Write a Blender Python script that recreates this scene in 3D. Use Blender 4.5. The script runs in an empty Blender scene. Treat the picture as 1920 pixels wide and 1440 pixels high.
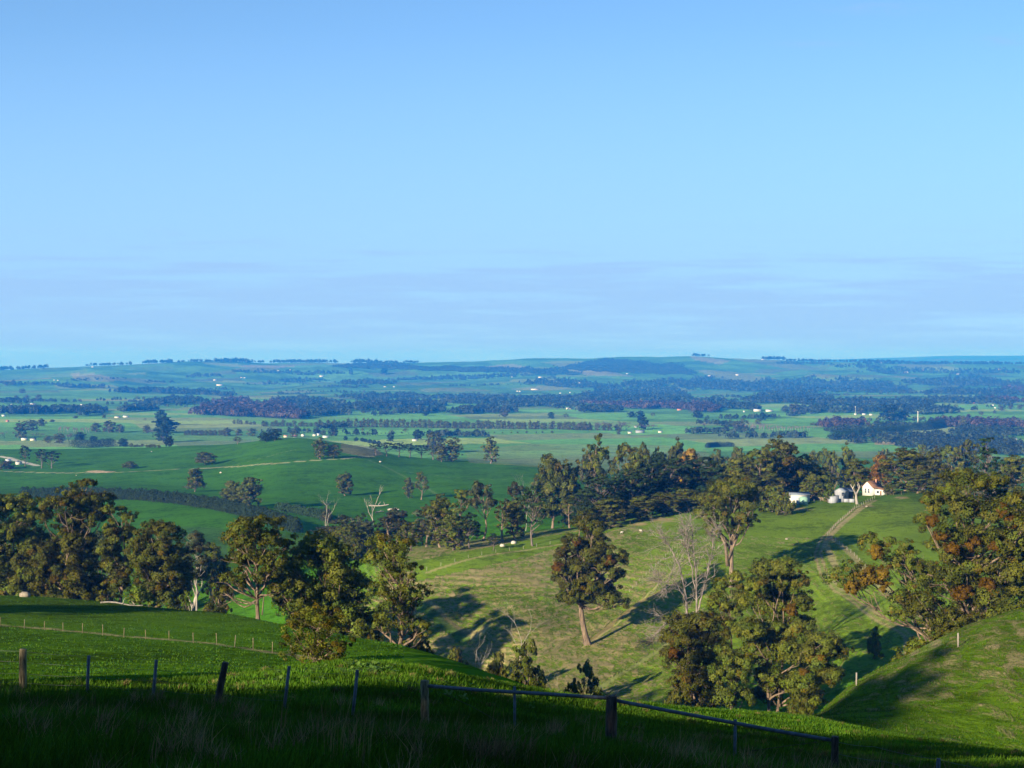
import bpy, math, random
import numpy as np
from mathutils import Vector
F = 2667.0; HV = 680.0; CU = 960.0          # focal length in photo pixels, horizon row, centre column
SC = bpy.context.scene; COL = SC.collection
RNG = np.random.default_rng(7); random.seed(7)
PI = math.pi

# ---------------------------------------------------------------- camera, sun, sky
cam_d = bpy.data.cameras.new('camera'); cam = bpy.data.objects.new('camera', cam_d); COL.objects.link(cam)
cam.location = (0, 0, 0); cam.rotation_euler = (math.radians(90), 0, 0)
cam_d.sensor_width = 36; cam_d.lens = 36*F/1920; cam_d.shift_y = -40/1920
cam_d.clip_start = 0.1; cam_d.clip_end = 80000
SC.camera = cam
SUN_EL = math.radians(17); SD = np.array([0.60, 0.80]); SD /= np.linalg.norm(SD)     # horizontal travel of the light
ld = Vector((SD[0]*math.cos(SUN_EL), SD[1]*math.cos(SUN_EL), -math.sin(SUN_EL)))
sl = bpy.data.lights.new('sun', 'SUN'); sl.energy = 5.0; sl.angle = math.radians(0.5); sl.color = (1.0, 0.88, 0.70)
so = bpy.data.objects.new('sun', sl); COL.objects.link(so); so.location = (-300, -400, 200)
so.rotation_euler = ld.to_track_quat('-Z', 'Y').to_euler()

def N(nt, typ, **kw):
    n = nt.nodes.new(typ)
    for k, v in kw.items():
        if k.startswith('i_'): n.inputs[k[2:].replace('_', ' ')].default_value = v
        else: setattr(n, k, v)
    return n
def L(nt, a, b): nt.links.new(a, b)
def ramp(nt, fac, stops, interp='LINEAR'):
    r = nt.nodes.new('ShaderNodeValToRGB'); r.color_ramp.interpolation = interp
    e = r.color_ramp.elements
    while len(e) < len(stops): e.new(0.5)
    for i, (p, c) in enumerate(stops):
        e[i].position = p; e[i].color = (c, c, c, 1) if not hasattr(c, '__len__') else (*c, 1)
    if fac is not None: L(nt, fac, r.inputs[0])
    return r.outputs[0]
def mth(nt, op, a, b=None, c=None, clamp=False):
    n = nt.nodes.new('ShaderNodeMath'); n.operation = op; n.use_clamp = clamp
    for i, x in enumerate((a, b, c)):
        if x is None: continue
        if isinstance(x, (int, float)): n.inputs[i].default_value = x
        else: L(nt, x, n.inputs[i])
    return n.outputs[0]
def mixc(nt, fac, a, b, blend='MIX'):
    n = nt.nodes.new('ShaderNodeMix'); n.data_type = 'RGBA'; n.blend_type = blend
    for i, x in ((0, fac), (6, a), (7, b)):
        if isinstance(x, (int, float)): n.inputs[i].default_value = x
        elif hasattr(x, '__len__'): n.inputs[i].default_value = (*x, 1)
        else: L(nt, x, n.inputs[i])
    return n.outputs[2]

w = bpy.data.worlds.new('World'); SC.world = w; w.use_nodes = True; nt = w.node_tree
bg = nt.nodes['Background']
sky = N(nt, 'ShaderNodeTexSky', sky_type='NISHITA'); sky.sun_disc = False
sky.sun_elevation = SUN_EL; sky.sun_rotation = math.atan2(-SD[0], -SD[1]) % (2*PI)
sky.altitude = 2500; sky.air_density = 0.9; sky.dust_density = 0.0; sky.ozone_density = 4.0
tc = N(nt, 'ShaderNodeTexCoord'); sp = N(nt, 'ShaderNodeSeparateXYZ'); L(nt, tc.outputs['Generated'], sp.inputs[0])
hz = mth(nt, 'MAXIMUM', mth(nt, 'ABSOLUTE', sp.outputs[1]), 0.05)
ax = mth(nt, 'DIVIDE', sp.outputs[0], hz); el = mth(nt, 'DIVIDE', sp.outputs[2], hz)
cb = N(nt, 'ShaderNodeCombineXYZ'); L(nt, mth(nt, 'MULTIPLY', ax, 7), cb.inputs[0]); L(nt, mth(nt, 'MULTIPLY', el, 120), cb.inputs[1])
n1 = N(nt, 'ShaderNodeTexNoise', i_Scale=1.0, i_Detail=9.0, i_Roughness=0.62); L(nt, cb.outputs[0], n1.inputs['Vector'])
band = ramp(nt, mth(nt, 'MULTIPLY', el, 5.0), [(0.0, 0.45), (0.09, 0.52), (0.17, 0.60), (0.27, 0.55), (0.345, 0.30), (0.40, 0.0), (1, 0.0)])
cl = ramp(nt, mth(nt, 'ADD', n1.outputs[0], mth(nt, 'MULTIPLY', band, 0.36)), [(0.57, 0.0), (0.71, 1.0)])
# three small wisps
def wisp(a, e, sa, se):
    d = mth(nt, 'ADD', mth(nt, 'POWER', mth(nt, 'DIVIDE', mth(nt, 'SUBTRACT', ax, a), sa), 2), mth(nt, 'POWER', mth(nt, 'DIVIDE', mth(nt, 'SUBTRACT', el, e), se), 2))
    return mth(nt, 'EXPONENT', mth(nt, 'MULTIPLY', d, -1))
ws = None
for a, e, sa, se in ((-0.245, .0905, .014, .003), (-.18, .0845, .022, .0025), (-.292, .0862, .012, .002), (.350, .2265, .022, .004), (.255, .249, .03, .004), (.213, .224, .025, .002)):
    q = wisp(a, e, sa, se); ws = q if ws is None else mth(nt, 'ADD', ws, q)
cb2 = N(nt, 'ShaderNodeCombineXYZ'); L(nt, mth(nt, 'MULTIPLY', ax, 60), cb2.inputs[0]); L(nt, mth(nt, 'MULTIPLY', el, 260), cb2.inputs[1])
n2 = N(nt, 'ShaderNodeTexNoise', i_Scale=1.0, i_Detail=6.0, i_Roughness=0.6); L(nt, cb2.outputs[0], n2.inputs['Vector'])
wm = mth(nt, 'MULTIPLY', ws, ramp(nt, n2.outputs[0], [(0.38, 0.0), (0.62, 1.0)]))
clm = mth(nt, 'ADD', mth(nt, "MULTIPLY", mth(nt, 'MULTIPLY', cl, ramp(nt, el, [(.075, 1.0), (.10, 0.0)])), 0.6), mth(nt, 'MULTIPLY', wm, 0.42), clamp=True)
skyc = N(nt, 'ShaderNodeHueSaturation'); skyc.inputs['Saturation'].default_value = 1.0; L(nt, sky.outputs[0], skyc.inputs['Color'])
tint = mixc(nt, 1.0, skyc.outputs[0], (0.98, 1.20, 1.18), 'MULTIPLY')
veil = ramp(nt, el, [(0.0, .95), (.045, .92), (.07, .88), (.123, .70), (.236, .28), (.4, 0.0)])
veil = mth(nt, 'MULTIPLY', veil, mth(nt, 'ADD', .95, mth(nt, 'MULTIPLY', n1.outputs[0], .1)))
fin = mixc(nt, veil, tint, (2.22, 3.74, 5.85)); fin = mixc(nt, clm, fin, (2.15, 3.42, 5.65)); L(nt, fin, bg.inputs[0]); bg.inputs[1].default_value = 0.073
SC.view_settings.view_transform = 'Standard'; SC.view_settings.look = 'None'; SC.view_settings.exposure = 1.2; SC.view_settings.gamma = 1.0
SC.cycles.max_bounces = 5; SC.cycles.diffuse_bounces = 2; SC.cycles.glossy_bounces = 1; SC.cycles.transmission_bounces = 2
SC.cycles.volume_bounces = 0; SC.cycles.transparent_max_bounces = 4; SC.cycles.use_denoising = True

# ---------------------------------------------------------------- noise
_P = np.random.default_rng(3).random((256, 256))
def vnoise(x, y):
    xi = np.floor(x).astype(np.int64); yi = np.floor(y).astype(np.int64); fx = x-xi; fy = y-yi
    fx = fx*fx*(3-2*fx); fy = fy*fy*(3-2*fy)
    a = _P[xi & 255, yi & 255]; b = _P[(xi+1) & 255, yi & 255]; c = _P[xi & 255, (yi+1) & 255]; d = _P[(xi+1) & 255, (yi+1) & 255]
    return (a*(1-fx)+b*fx)*(1-fy)+(c*(1-fx)+d*fx)*fy
def fbm(x, y, o=4):
    s = 0; a = 0.5; t = 0
    for i in range(o): s = s+a*vnoise(x*2**i+17.3*i, y*2**i+9.1*i); t += a; a *= .5
    return s/t*2-1
def sstep(a, b, x):
    t = np.clip((x-a)/(b-a), 0, 1); return t*t*(3-2*t)
def pchip(xk, yk, x):
    h = np.diff(xk); d = np.diff(yk)/h; m = np.zeros_like(yk)
    for i in range(1, len(xk)-1):
        if d[i-1]*d[i] > 0:
            w1 = 2*h[i]+h[i-1]; w2 = h[i]+2*h[i-1]; m[i] = (w1+w2)/(w1/d[i-1]+w2/d[i])
    m[0] = d[0]; m[-1] = d[-1]
    i = np.clip(np.searchsorted(xk, x)-1, 0, len(h)-1); t = (x-xk[i])/h[i]
    t = np.clip(t, 0, 1)
    return (2*t**3-3*t**2+1)*yk[i]+(t**3-2*t**2+t)*h[i]*m[i]+(-2*t**3+3*t**2)*yk[i+1]+(t**3-t**2)*h[i]*m[i+1]

# ---------------------------------------------------------------- terrain: (distance, row) of each fold of the land, by column
UC = np.array([-600, 0, 200, 400, 540, 660, 760, 860, 1000, 1100, 1200, 1300, 1400, 1500, 1600, 1700, 1800, 1920, 2500.])
def rep(x): return [x]*19
KEYS = [
 (rep(10), [1460,1460,1460,1465,1468,1470,1475,1480,1490,1500,1510,1520,1530,1540,1550,1560,1570,1580,1600]),
 (rep(25), [1300,1300,1305,1325,1335,1340,1345,1350,1365,1378,1390,1402,1418,1432,1450,1455,1462,1470,1500]),
 ([32,32,34,38,41,43,44,46,50,54,58,62,66,68,62,58,55,50,45], [1285,1285,1288,1275,1257,1247,1252,1270,1296,1310,1322,1331,1338,1346,1368,1385,1398,1410,1440]),
 ([55,55,56,58,60,62,64,66,70,75,80,85,90,92,92,90,90,90,90], [1296,1296,1292,1285,1268,1256,1258,1273,1298,1314,1327,1336,1342,1346,1358,1372,1384,1394,1405]),
 ([150,150,148,142,138,124,112,100,88,88,95,100,105,108,107,107,108,108,108], [1190,1198,1203,1213,1222,1226,1238,1258,1292,1316,1332,1345,1350,1350,1322,1300,1280,1255,1195]),
 ([260,260,250,225,190,165,145,125,100,104,112,118,120,121,120,122,124,126,130], [1100,1117,1131,1150,1170,1193,1213,1240,1290,1325,1350,1370,1375,1360,1290,1245,1205,1165,1060]),
 ([340,340,330,300,270,240,220,200,170,170,180,190,200,210,215,215,215,220,230], [1140,1150,1165,1190,1215,1245,1262,1290,1330,1362,1385,1400,1400,1375,1310,1270,1235,1200,1100]),
 ([450,450,450,450,440,430,420,410,380,365,345,330,310,300,300,300,300,310,320], [1190,1195,1200,1205,1215,1228,1240,1242,1262,1275,1300,1325,1345,1345,1300,1275,1255,1225,1130]),
 ([600,600,600,560,520,490,455,440,420,425,410,390,370,370,370,350,350,370,370], [1095,1095,1090,1082,1100,1110,1140,1160,1180,1180,1190,1200,1210,1200,1170,1175,1160,1130,1070]),
 ([780,780,780,700,600,540,500,510,540,550,570,590,610,625,640,640,650,660,680], [1010,1010,1008,1030,1048,1062,1055,1038,1012,1000,978,963,948,938,930,925,925,930,935]),
 ([900,900,880,800,700,690,690,700,720,740,760,780,800,820,850,860,880,900,900], [978,978,982,1000,1018,1022,1012,1008,990,985,975,966,962,960,955,950,950,950,950]),
 ([1150,1120,1030,900,790,800,830,860,900,950,1000,1050,1100,1100,1100,1100,1150,1200,1200], [925,930,936,963,993,998,985,980,955,960,960,960,960,960,955,950,950,950,948]),
 ([1400,1380,1350,1300,1200,1200,1200,1180,1150,1200,1300,1350,1400,1400,1400,1400,1450,1450,1450], [905,905,903,900,903,905,908,910,915,915,922,922,922,920,915,915,915,915,915]),
 ([1850,1800,1800,1750,1700,1600,1550,1480,1380,1400,1500,1550,1600,1600,1650,1650,1700,1700,1700], [850,848,846,840,825,840,861,868,880,888,892,890,888,885,880,875,875,875,875]),
 ([2400,2400,2400,2400,2400,2300,2100,2100,2000,2000,2100,2100,2200,2200,2200,2300,2300,2300,2300], [836,838,838,838,838,845,857,857,868,868,862,862,856,855,855,852,852,852,852]),
 (rep(4400), [764,766,768,770,770,770,770,770,770,770,770,770,770,770,770,770,770,770,770]),
 (rep(7000), [728,731,733,735,737,738,739,739,739,739,739,738,737,736,736,736,736,736,736]),
 (rep(9000), [708,708,707,708,711,712,713,713,711,712,713,712,711,711,712,713,713,713,713]),
 (rep(11500), [700,694,686,680,681,681,681,679,672,670,668,668,674,677,680,681,682,683,690]),
 (rep(14500), [712,708,706,705,705,705,705,705,700,700,696,694,692,690,690,690,690,690,690]),
 (rep(22000), [696,696,695,694,693,692,692,691,690,690,690,688,684,676,673,670,667,667,668]),
 (rep(24500), [720]*19),
]
NY = 1700; TLOG = np.linspace(math.log(2.0), math.log(24500), NY); TY = np.exp(TLOG)
TU = np.arange(-600, 2501, 8.0)
_yk = np.array([pchip(UC, np.array(k[0], float), TU) for k in KEYS])
_vk = np.array([pchip(UC, np.array(k[1], float), TU) for k in KEYS])
_zk = -(_vk-HV)/F*_yk
TAB = np.zeros((len(TU), NY))
for i in range(len(TU)):
    xk = np.concatenate([[math.log(2.0)], np.log(_yk[:, i])]); zk = np.concatenate([[-1.75], _zk[:, i]])
    TAB[i] = pchip(xk, zk, TLOG)
def base_z(x, Y):
    Yc = np.clip(Y, 2.0, 24500); u = np.clip(CU+F*x/np.maximum(Yc, 14), -600, 2500-.01)
    fu = (u+600)/8.0; iu = np.clip(np.floor(fu).astype(int), 0, len(TU)-2); au = fu-iu
    ft = (np.log(Yc)-TLOG[0])/(TLOG[1]-TLOG[0]); it = np.clip(np.floor(ft).astype(int), 0, NY-2); at = ft-it
    z = (TAB[iu, it]*(1-at)+TAB[iu, it+1]*at)*(1-au)+(TAB[iu+1, it]*(1-at)+TAB[iu+1, it+1]*at)*au
    return z
CARVE = []
def gz(x, Y):
    x = np.asarray(x, float); Y = np.asarray(Y, float)
    z = base_z(x, Y)
    z = z + 0.10*fbm(x/3.1, Y/3.1, 3)*sstep(6, 20, Y) + 0.5*fbm(x/28., Y/28., 3)*sstep(60, 160, Y)
    z = z + 2.0*fbm(x/140., Y/140., 3)*sstep(650, 1100, Y) + 6.0*fbm(x/230.+4, Y/330., 2)*sstep(850, 1250, Y)*(1-sstep(1500, 1900, Y)) + 5*fbm(x/700., Y/700., 2)*sstep(2500, 4500, Y)*(1-sstep(6500, 7500, Y))
    r = 1-np.abs(fbm(x/1500.+3, Y/1500.+1, 4))*2.1
    z = z + (11*fbm(x/620.+7, Y/2500., 3)+4*fbm(x/150., Y/600., 2))*sstep(10000, 11000, Y)*(1-sstep(14000, 15000, Y))
    z = z + 16*fbm(x/330.+2, Y/300., 3)*sstep(6200, 7500, Y)*(1-sstep(10300, 11200, Y))
    z = z + 50*(r-.5)*sstep(6200, 8600, Y)*(1-.82*sstep(10300, 11400, Y))*(1-sstep(11900, 13000, Y)) + 9*fbm(x/420., Y/420., 3)*sstep(6500, 8500, Y)*(1-sstep(10800, 11500, Y))
    for pl, dp, wd in CARVE:
        lo = pl.min(0)-wd*3; hi = pl.max(0)+wd*3; s = (x > lo[0]) & (x < hi[0]) & (Y > lo[1]) & (Y < hi[1])
        if s.any():
            z = np.array(z, float); xs, ys = (x[s], Y[s]) if x.ndim else (x, Y)
            d = np.full(np.shape(xs), 1e9); tt = np.zeros(np.shape(xs)); nseg = len(pl)-1
            for i in range(nseg):
                (x0, y0), (x1, y1) = pl[i], pl[i+1]; dx, dy = x1-x0, y1-y0; t = np.clip(((xs-x0)*dx+(ys-y0)*dy)/(dx*dx+dy*dy), 0, 1)
                q = np.hypot(xs-x0-t*dx, ys-y0-t*dy); m = q < d; tt = np.where(m, (i+t)/nseg, tt); d = np.where(m, q, d)
            c = dp*(1-.85*tt)*np.exp(-(d*(1+.25*fbm(xs/7, ys/7, 2))/wd)**2)
            if x.ndim: z[s] = z[s]-c
            else: z = z-c
    return z
# visible envelope per column -> (u, v) to distance
GU = np.arange(-300, 2221, 6.0)
ENV = []
for u in GU:
    vg = HV-F*gz((u-CU)/F*TY, TY)/TY; e = np.minimum.accumulate(vg); ENV.append(e)
ENV = np.array(ENV)
def Yat(u, v):
    i = int(np.clip(round((u+300)/6), 0, len(GU)-1)); e = ENV[i]
    k = int(np.argmax(e <= v)) if (e <= v).any() else NY-1
    return float(TY[k])
def P(u, Y, dz=0.0):
    x = (u-CU)/F*Y; return (x, Y, float(gz(x, Y))+dz)
def PV(u, v):
    Y = Yat(u, v); return P(u, Y)

for pts, dp, wd in (([(770,398),(868,404),(930,408),(1000,414),(1060,430),(1120,458)], 8.0, 9), ([(1020,345),(1080,352),(1150,370),(1230,395),(1300,425)], 4.0, 7), ([(1560,295),(1640,312),(1700,335)], 3.0, 7), ([(885,425),(865,442),(835,466)], 2.5, 5), ([(900,445),(1050,478),(1200,525)], 2.5, 9), ([(1370,372),(1470,420),(1515,490)], 3.5, 9), ([(1160,345),(1260,385),(1350,440)], 3.0, 8)):
    CARVE.append((np.array([((u-CU)/F*q, q) for u, q in pts]), dp, wd))
# ---------------------------------------------------------------- mesh helpers
def np_mesh(name, V, Q, mat=None, T=None, fcol=None, vcol=None, smooth=False, mi=None):
    me = bpy.data.meshes.new(name); V = np.asarray(V, np.float32); Q = np.asarray(Q, np.int32).reshape(-1, 4)
    nT = 0 if T is None else len(T)
    me.vertices.add(len(V)); me.vertices.foreach_set('co', V.ravel())
    lv = Q.ravel(); ls = np.arange(len(Q))*4
    if nT:
        T = np.asarray(T, np.int32); lv = np.concatenate([lv, T.ravel()]); ls = np.concatenate([ls, len(Q)*4+np.arange(nT)*3])
    me.loops.add(len(lv)); me.loops.foreach_set('vertex_index', lv.astype(np.int32))
    me.polygons.add(len(ls)); me.polygons.foreach_set('loop_start', ls.astype(np.int32))
    if smooth: me.polygons.foreach_set('use_smooth', np.ones(len(ls), bool))
    if mi is not None: me.polygons.foreach_set('material_index', np.asarray(mi, np.int32))
    me.update(calc_edges=True)
    if fcol is not None:
        a = me.attributes.new('tint', 'FLOAT_COLOR', 'FACE'); c = np.ones((len(ls), 4), np.float32); c[:, :3] = fcol; a.data.foreach_set('color', c.ravel())
    if vcol is not None:
        for nm, cc in vcol.items():
            a = me.attributes.new(nm, 'FLOAT_COLOR', 'POINT'); c = np.ones((len(V), 4), np.float32); c[:, :3] = cc; a.data.foreach_set('color', c.ravel())
    if mat is not None:
        for m in (mat if isinstance(mat, (list, tuple)) else [mat]): me.materials.append(m)
    return me
def link(name, me, parent=None, loc=None):
    o = bpy.data.objects.new(name, me); COL.objects.link(o)
    if parent is not None: o.parent = parent
    if loc is not None: o.location = loc
    return o
def thing(name, label, cat, loc=(0, 0, 0), rz=0, group=None, me=None):
    o = bpy.data.objects.new(name, me); COL.objects.link(o); o.location = loc; o.rotation_euler = (0, 0, rz)
    tag(o, label, cat, group); return o
def tag(o, label, cat, group=None, kind=None):
    o['label'] = label
    if cat: o['category'] = cat
    if group: o['group'] = group
    if kind: o['kind'] = kind
class MB:
    def __init__(s): s.V = []; s.Q = []; s.T = []; s.n = 0
    def add(s, V, Q=(), T=()):
        V = np.asarray(V, float); s.V.append(V)
        if len(Q): s.Q.append(np.asarray(Q, int).reshape(-1, 4)+s.n)
        if len(T): s.T.append(np.asarray(T, int).reshape(-1, 3)+s.n)
        s.n += len(V)
    def box(s, x0, x1, y0, y1, z0, z1):
        s.add([(x0,y0,z0),(x1,y0,z0),(x1,y1,z0),(x0,y1,z0),(x0,y0,z1),(x1,y0,z1),(x1,y1,z1),(x0,y1,z1)],
              [(0,3,2,1),(4,5,6,7),(0,1,5,4),(1,2,6,5),(2,3,7,6),(3,0,4,7)])
    def tube(s, pts, rad, n=6, cap=True):
        pts = np.asarray(pts, float); rad = np.broadcast_to(np.asarray(rad, float), (len(pts),))
        d = np.gradient(pts, axis=0); d /= np.linalg.norm(d, axis=1)[:, None]+1e-9
        ref = np.array([0, 0, 1.]) if abs(d[0, 2]) < .9 else np.array([1., 0, 0])
        a = np.cross(d, ref); a /= np.linalg.norm(a, axis=1)[:, None]+1e-9; b = np.cross(d, a)
        t = np.linspace(0, 2*PI, n, endpoint=False)
        V = pts[:, None]+rad[:, None, None]*(a[:, None]*np.cos(t)[None, :, None]+b[:, None]*np.sin(t)[None, :, None])
        V = V.reshape(-1, 3); k = len(pts); i = np.arange(k-1)[:, None]*n; j = np.arange(n)[None]; j2 = (j+1) % n
        Q = np.stack([i+j, i+j2, i+n+j2, i+n+j], -1).reshape(-1, 4)
        T = []
        if cap:
            V = np.vstack([V, pts[0], pts[-1]])
            T = [(k*n, (q+1) % n, q) for q in range(n)]+[(k*n+1, (k-1)*n+q, (k-1)*n+(q+1) % n) for q in range(n)]
        s.add(V, Q, T)
    def mesh(s, name, mat, smooth=False, **kw):
        V = np.vstack(s.V); Q = np.vstack(s.Q) if s.Q else np.zeros((0, 4), int); T = np.vstack(s.T) if s.T else None
        return np_mesh(name, V, Q, mat, T, smooth=smooth, **kw)
    def obj(s, name, mat, parent=None, smooth=False, loc=None): return link(name, s.mesh(name, mat, smooth), parent, loc)

# ---------------------------------------------------------------- materials
def pmat(name, col, rough=0.8, noise=0.15, scale=2.0, spec=0.2, metal=0.0, stretch=None):
    m = bpy.data.materials.new(name); m.use_nodes = True; nt = m.node_tree; b = nt.nodes['Principled BSDF']
    tc = N(nt, 'ShaderNodeTexCoord'); mp = N(nt, 'ShaderNodeMapping'); L(nt, tc.outputs['Object'], mp.inputs[0])
    if stretch: mp.inputs['Scale'].default_value = stretch
    n = N(nt, 'ShaderNodeTexNoise', i_Scale=scale, i_Detail=5.0, i_Roughness=0.65); L(nt, mp.outputs[0], n.inputs['Vector'])
    lo = tuple(max(0, c*(1-noise*1.6)) for c in col); hi = tuple(min(1, c*(1+noise*1.3)) for c in col)
    L(nt, ramp(nt, n.outputs[0], [(0.32, lo), (0.68, hi)]), b.inputs['Base Color'])
    b.inputs['Roughness'].default_value = rough; b.inputs['Specular IOR Level'].default_value = spec; b.inputs['Metallic'].default_value = metal
    bp = N(nt, 'ShaderNodeBump'); bp.inputs['Strength'].default_value = 0.35; bp.inputs['Distance'].default_value = 0.03
    L(nt, n.outputs[0], bp.inputs['Height']); L(nt, bp.outputs[0], b.inputs['Normal'])
    return m
def leafmat(name, col, trans=0.22, rough=0.55, var=0.25):
    m = bpy.data.materials.new(name); m.use_nodes = True; nt = m.node_tree; b = nt.nodes['Principled BSDF']; out = nt.nodes['Material Output']
    at = N(nt, 'ShaderNodeAttribute', attribute_name='tint'); oi = N(nt, 'ShaderNodeObjectInfo')
    c = mixc(nt, 1.0, at.outputs[0], col, 'MULTIPLY')
    hs = N(nt, 'ShaderNodeHueSaturation'); L(nt, c, hs.inputs['Color'])
    L(nt, mth(nt, 'ADD', 1-var, mth(nt, 'MULTIPLY', oi.outputs['Random'], 2*var)), hs.inputs['Value'])
    L(nt, mth(nt, 'ADD', 0.485, mth(nt, 'MULTIPLY', oi.outputs['Random'], 0.03)), hs.inputs['Hue'])
    L(nt, hs.outputs[0], b.inputs['Base Color']); b.inputs['Roughness'].default_value = rough; b.inputs['Specular IOR Level'].default_value = 0.04
    tr = N(nt, 'ShaderNodeBsdfTranslucent'); L(nt, hs.outputs[0], tr.inputs[0])
    mx = N(nt, 'ShaderNodeMixShader'); mx.inputs[0].default_value = trans; L(nt, b.outputs[0], mx.inputs[1]); L(nt, tr.outputs[0], mx.inputs[2]); L(nt, mx.outputs[0], out.inputs[0])
    return m
M = {}
M['gum_leaf'] = leafmat('gum leaves', (0.076, 0.088, 0.011))
M['pine_leaf'] = leafmat('pine needles', (0.022, 0.040, 0.011), 0.12)
M['dark_leaf'] = leafmat('cypress foliage', (0.018, 0.034, 0.011), 0.10)
M['bright_leaf'] = leafmat('bright shrub leaves', (0.075, 0.10, 0.010), 0.3)
M['grey_leaf'] = leafmat('grey gum leaves', (0.055, 0.066, 0.030), 0.2)
M['autumn_leaf'] = leafmat('autumn leaves', (0.20, 0.12, 0.016), 0.3)
M['twig'] = leafmat('bare twigs', (0.17, 0.12, 0.09), 0.1)
M['bark'] = pmat('gum bark', (0.16, 0.115, 0.075), 0.85, 0.45, 1.2, stretch=(2, 2, .35))
M['pale_bark'] = pmat('bleached dead wood', (0.30, 0.26, 0.21), 0.85, 0.3, 1.5, stretch=(2, 2, .3))
M['dark_bark'] = pmat('pine bark', (0.13, 0.10, 0.08), 0.9, 0.4, 2.0, stretch=(2, 2, .4))
M['post_wood'] = pmat('weathered post timber', (0.17, 0.135, 0.075), 0.9, 0.5, 9.0, stretch=(3, 3, .5))
M['dark_wood'] = pmat('dark old timber', (0.07, 0.055, 0.045), 0.9, 0.5, 8.0, stretch=(3, 3, .4))
M['steel'] = pmat('galvanised steel', (0.11, 0.125, 0.15), 0.55, 0.25, 12.0, 0.3, 0.2)
M['wire'] = pmat('fence wire', (0.10, 0.10, 0.105), 0.6, 0.2, 12.0, 0.3, 0.2)
M['white_wall'] = pmat('white painted weatherboard', (0.55, 0.53, 0.48), 0.7, 0.05, 1.0)
M['cream_wall'] = pmat('cream wall', (0.62, 0.55, 0.42), 0.8, 0.08, 1.0)
M['brick_wall'] = pmat('brick wall', (0.40, 0.20, 0.13), 0.8, 0.12, 1.0)
M['brown_roof'] = pmat('brown tile roof', (0.19, 0.10, 0.055), 0.8, 0.25, 1.5)
M['tin_roof'] = pmat('tin roof', (0.20, 0.23, 0.26), 0.6, 0.12, 0.8, 0.2, 0.0)
M['white_roof'] = pmat('white sheet roof', (0.46, 0.48, 0.50), 0.5, 0.05, 0.5)
M['grey_roof'] = pmat('grey roof', (0.16, 0.17, 0.18), 0.7, 0.15, 0.8)
M['red_roof'] = pmat('red roof', (0.42, 0.16, 0.09), 0.7, 0.15, 0.8)
M['tin_wall'] = pmat('weathered corrugated iron', (0.28, 0.29, 0.31), 0.7, 0.2, 0.7, 0.2, 0.0, stretch=(9, 9, .4))
M['window'] = pmat('dark window glass', (0.03, 0.04, 0.05), 0.15, 0.1, 1.0, 0.6)
M['tank_green'] = pmat('green water tank', (0.20, 0.34, 0.25), 0.6, 0.1, 1.0, 0.3)
M['wool'] = pmat('pale wool', (0.42, 0.38, 0.31), 0.95, 0.12, 3.0)
M['stone'] = pmat('pale stone', (0.25, 0.21, 0.15), 0.9, 0.25, 2.0)
M['earth'] = pmat('bare earth', (0.24, 0.15, 0.085), 0.95, 0.25, 1.0)
HAZE_D = 9.5e-5
# ---------------------------------------------------------------- the ground sheet
def rows():
    ys = [-140, -110, -85, -65, -50, -38, -28, -20, -14, -9, -5, -2, 0, 1, 2]; y = 2.5
    while y < 24400:
        ys.append(y)
        if y < 60: st = max(.12, y*.010)
        elif y < 300: st = y*.0065
        elif y < 700: st = y*.0036
        elif y < 2600: st = y*.0055
        else: st = y*.0065
        y += st
    ys.append(24480); return np.array(ys)
ROWY = rows()
S = np.concatenate([np.linspace(-.60, -.40, 40, endpoint=False), np.linspace(-.40, .40, 760, endpoint=False), np.linspace(.40, .60, 41)])
YY, SS = np.meshgrid(ROWY, S, indexing='ij'); XX = SS*(np.maximum(YY, 0)+40)
ZZ = gz(XX, np.maximum(YY, 2.0))
def wline(pts):      # photo pixels -> ground polyline
    return np.array([PV(u, v)[:2] for u, v in pts])
def dist_line(pl, X, Y):
    d = np.full(X.shape, 1e9); 
    for (x0, y0), (x1, y1) in zip(pl[:-1], pl[1:]):
        dx, dy = x1-x0, y1-y0; t = np.clip(((X-x0)*dx+(Y-y0)*dy)/(dx*dx+dy*dy+1e-9), 0, 1)
        d = np.minimum(d, np.hypot(X-x0-t*dx, Y-y0-t*dy))
    return d
def in_poly(poly, X, Y):
    r = np.zeros(X.shape, bool); n = len(poly)
    for i in range(n):
        x0, y0 = poly[i]; x1, y1 = poly[(i+1) % n]
        c = ((y0 > Y) != (y1 > Y)) & (X < (x1-x0)*(Y-y0)/(y1-y0+1e-12)+x0); r ^= c
    return r
UU = CU+F*XX/np.maximum(YY, 5); VV = HV-F*ZZ/np.maximum(YY, 5)
G = np.zeros(XX.shape+(3,))
green = np.array([0.042, 0.122, 0.004]); green2 = np.array([0.052, 0.082, 0.008]); straw = np.array([0.30, 0.235, 0.115]); dirt = np.array([0.26, 0.165, 0.095])
nA = fbm(XX/60., YY/60., 4)[..., None]; G[:] = green*(1+.25*nA)
G[:] += (green2-green)*np.clip(fbm(XX/170.+5, YY/170., 3)*1.5+.2, 0, 1)[..., None]
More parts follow.
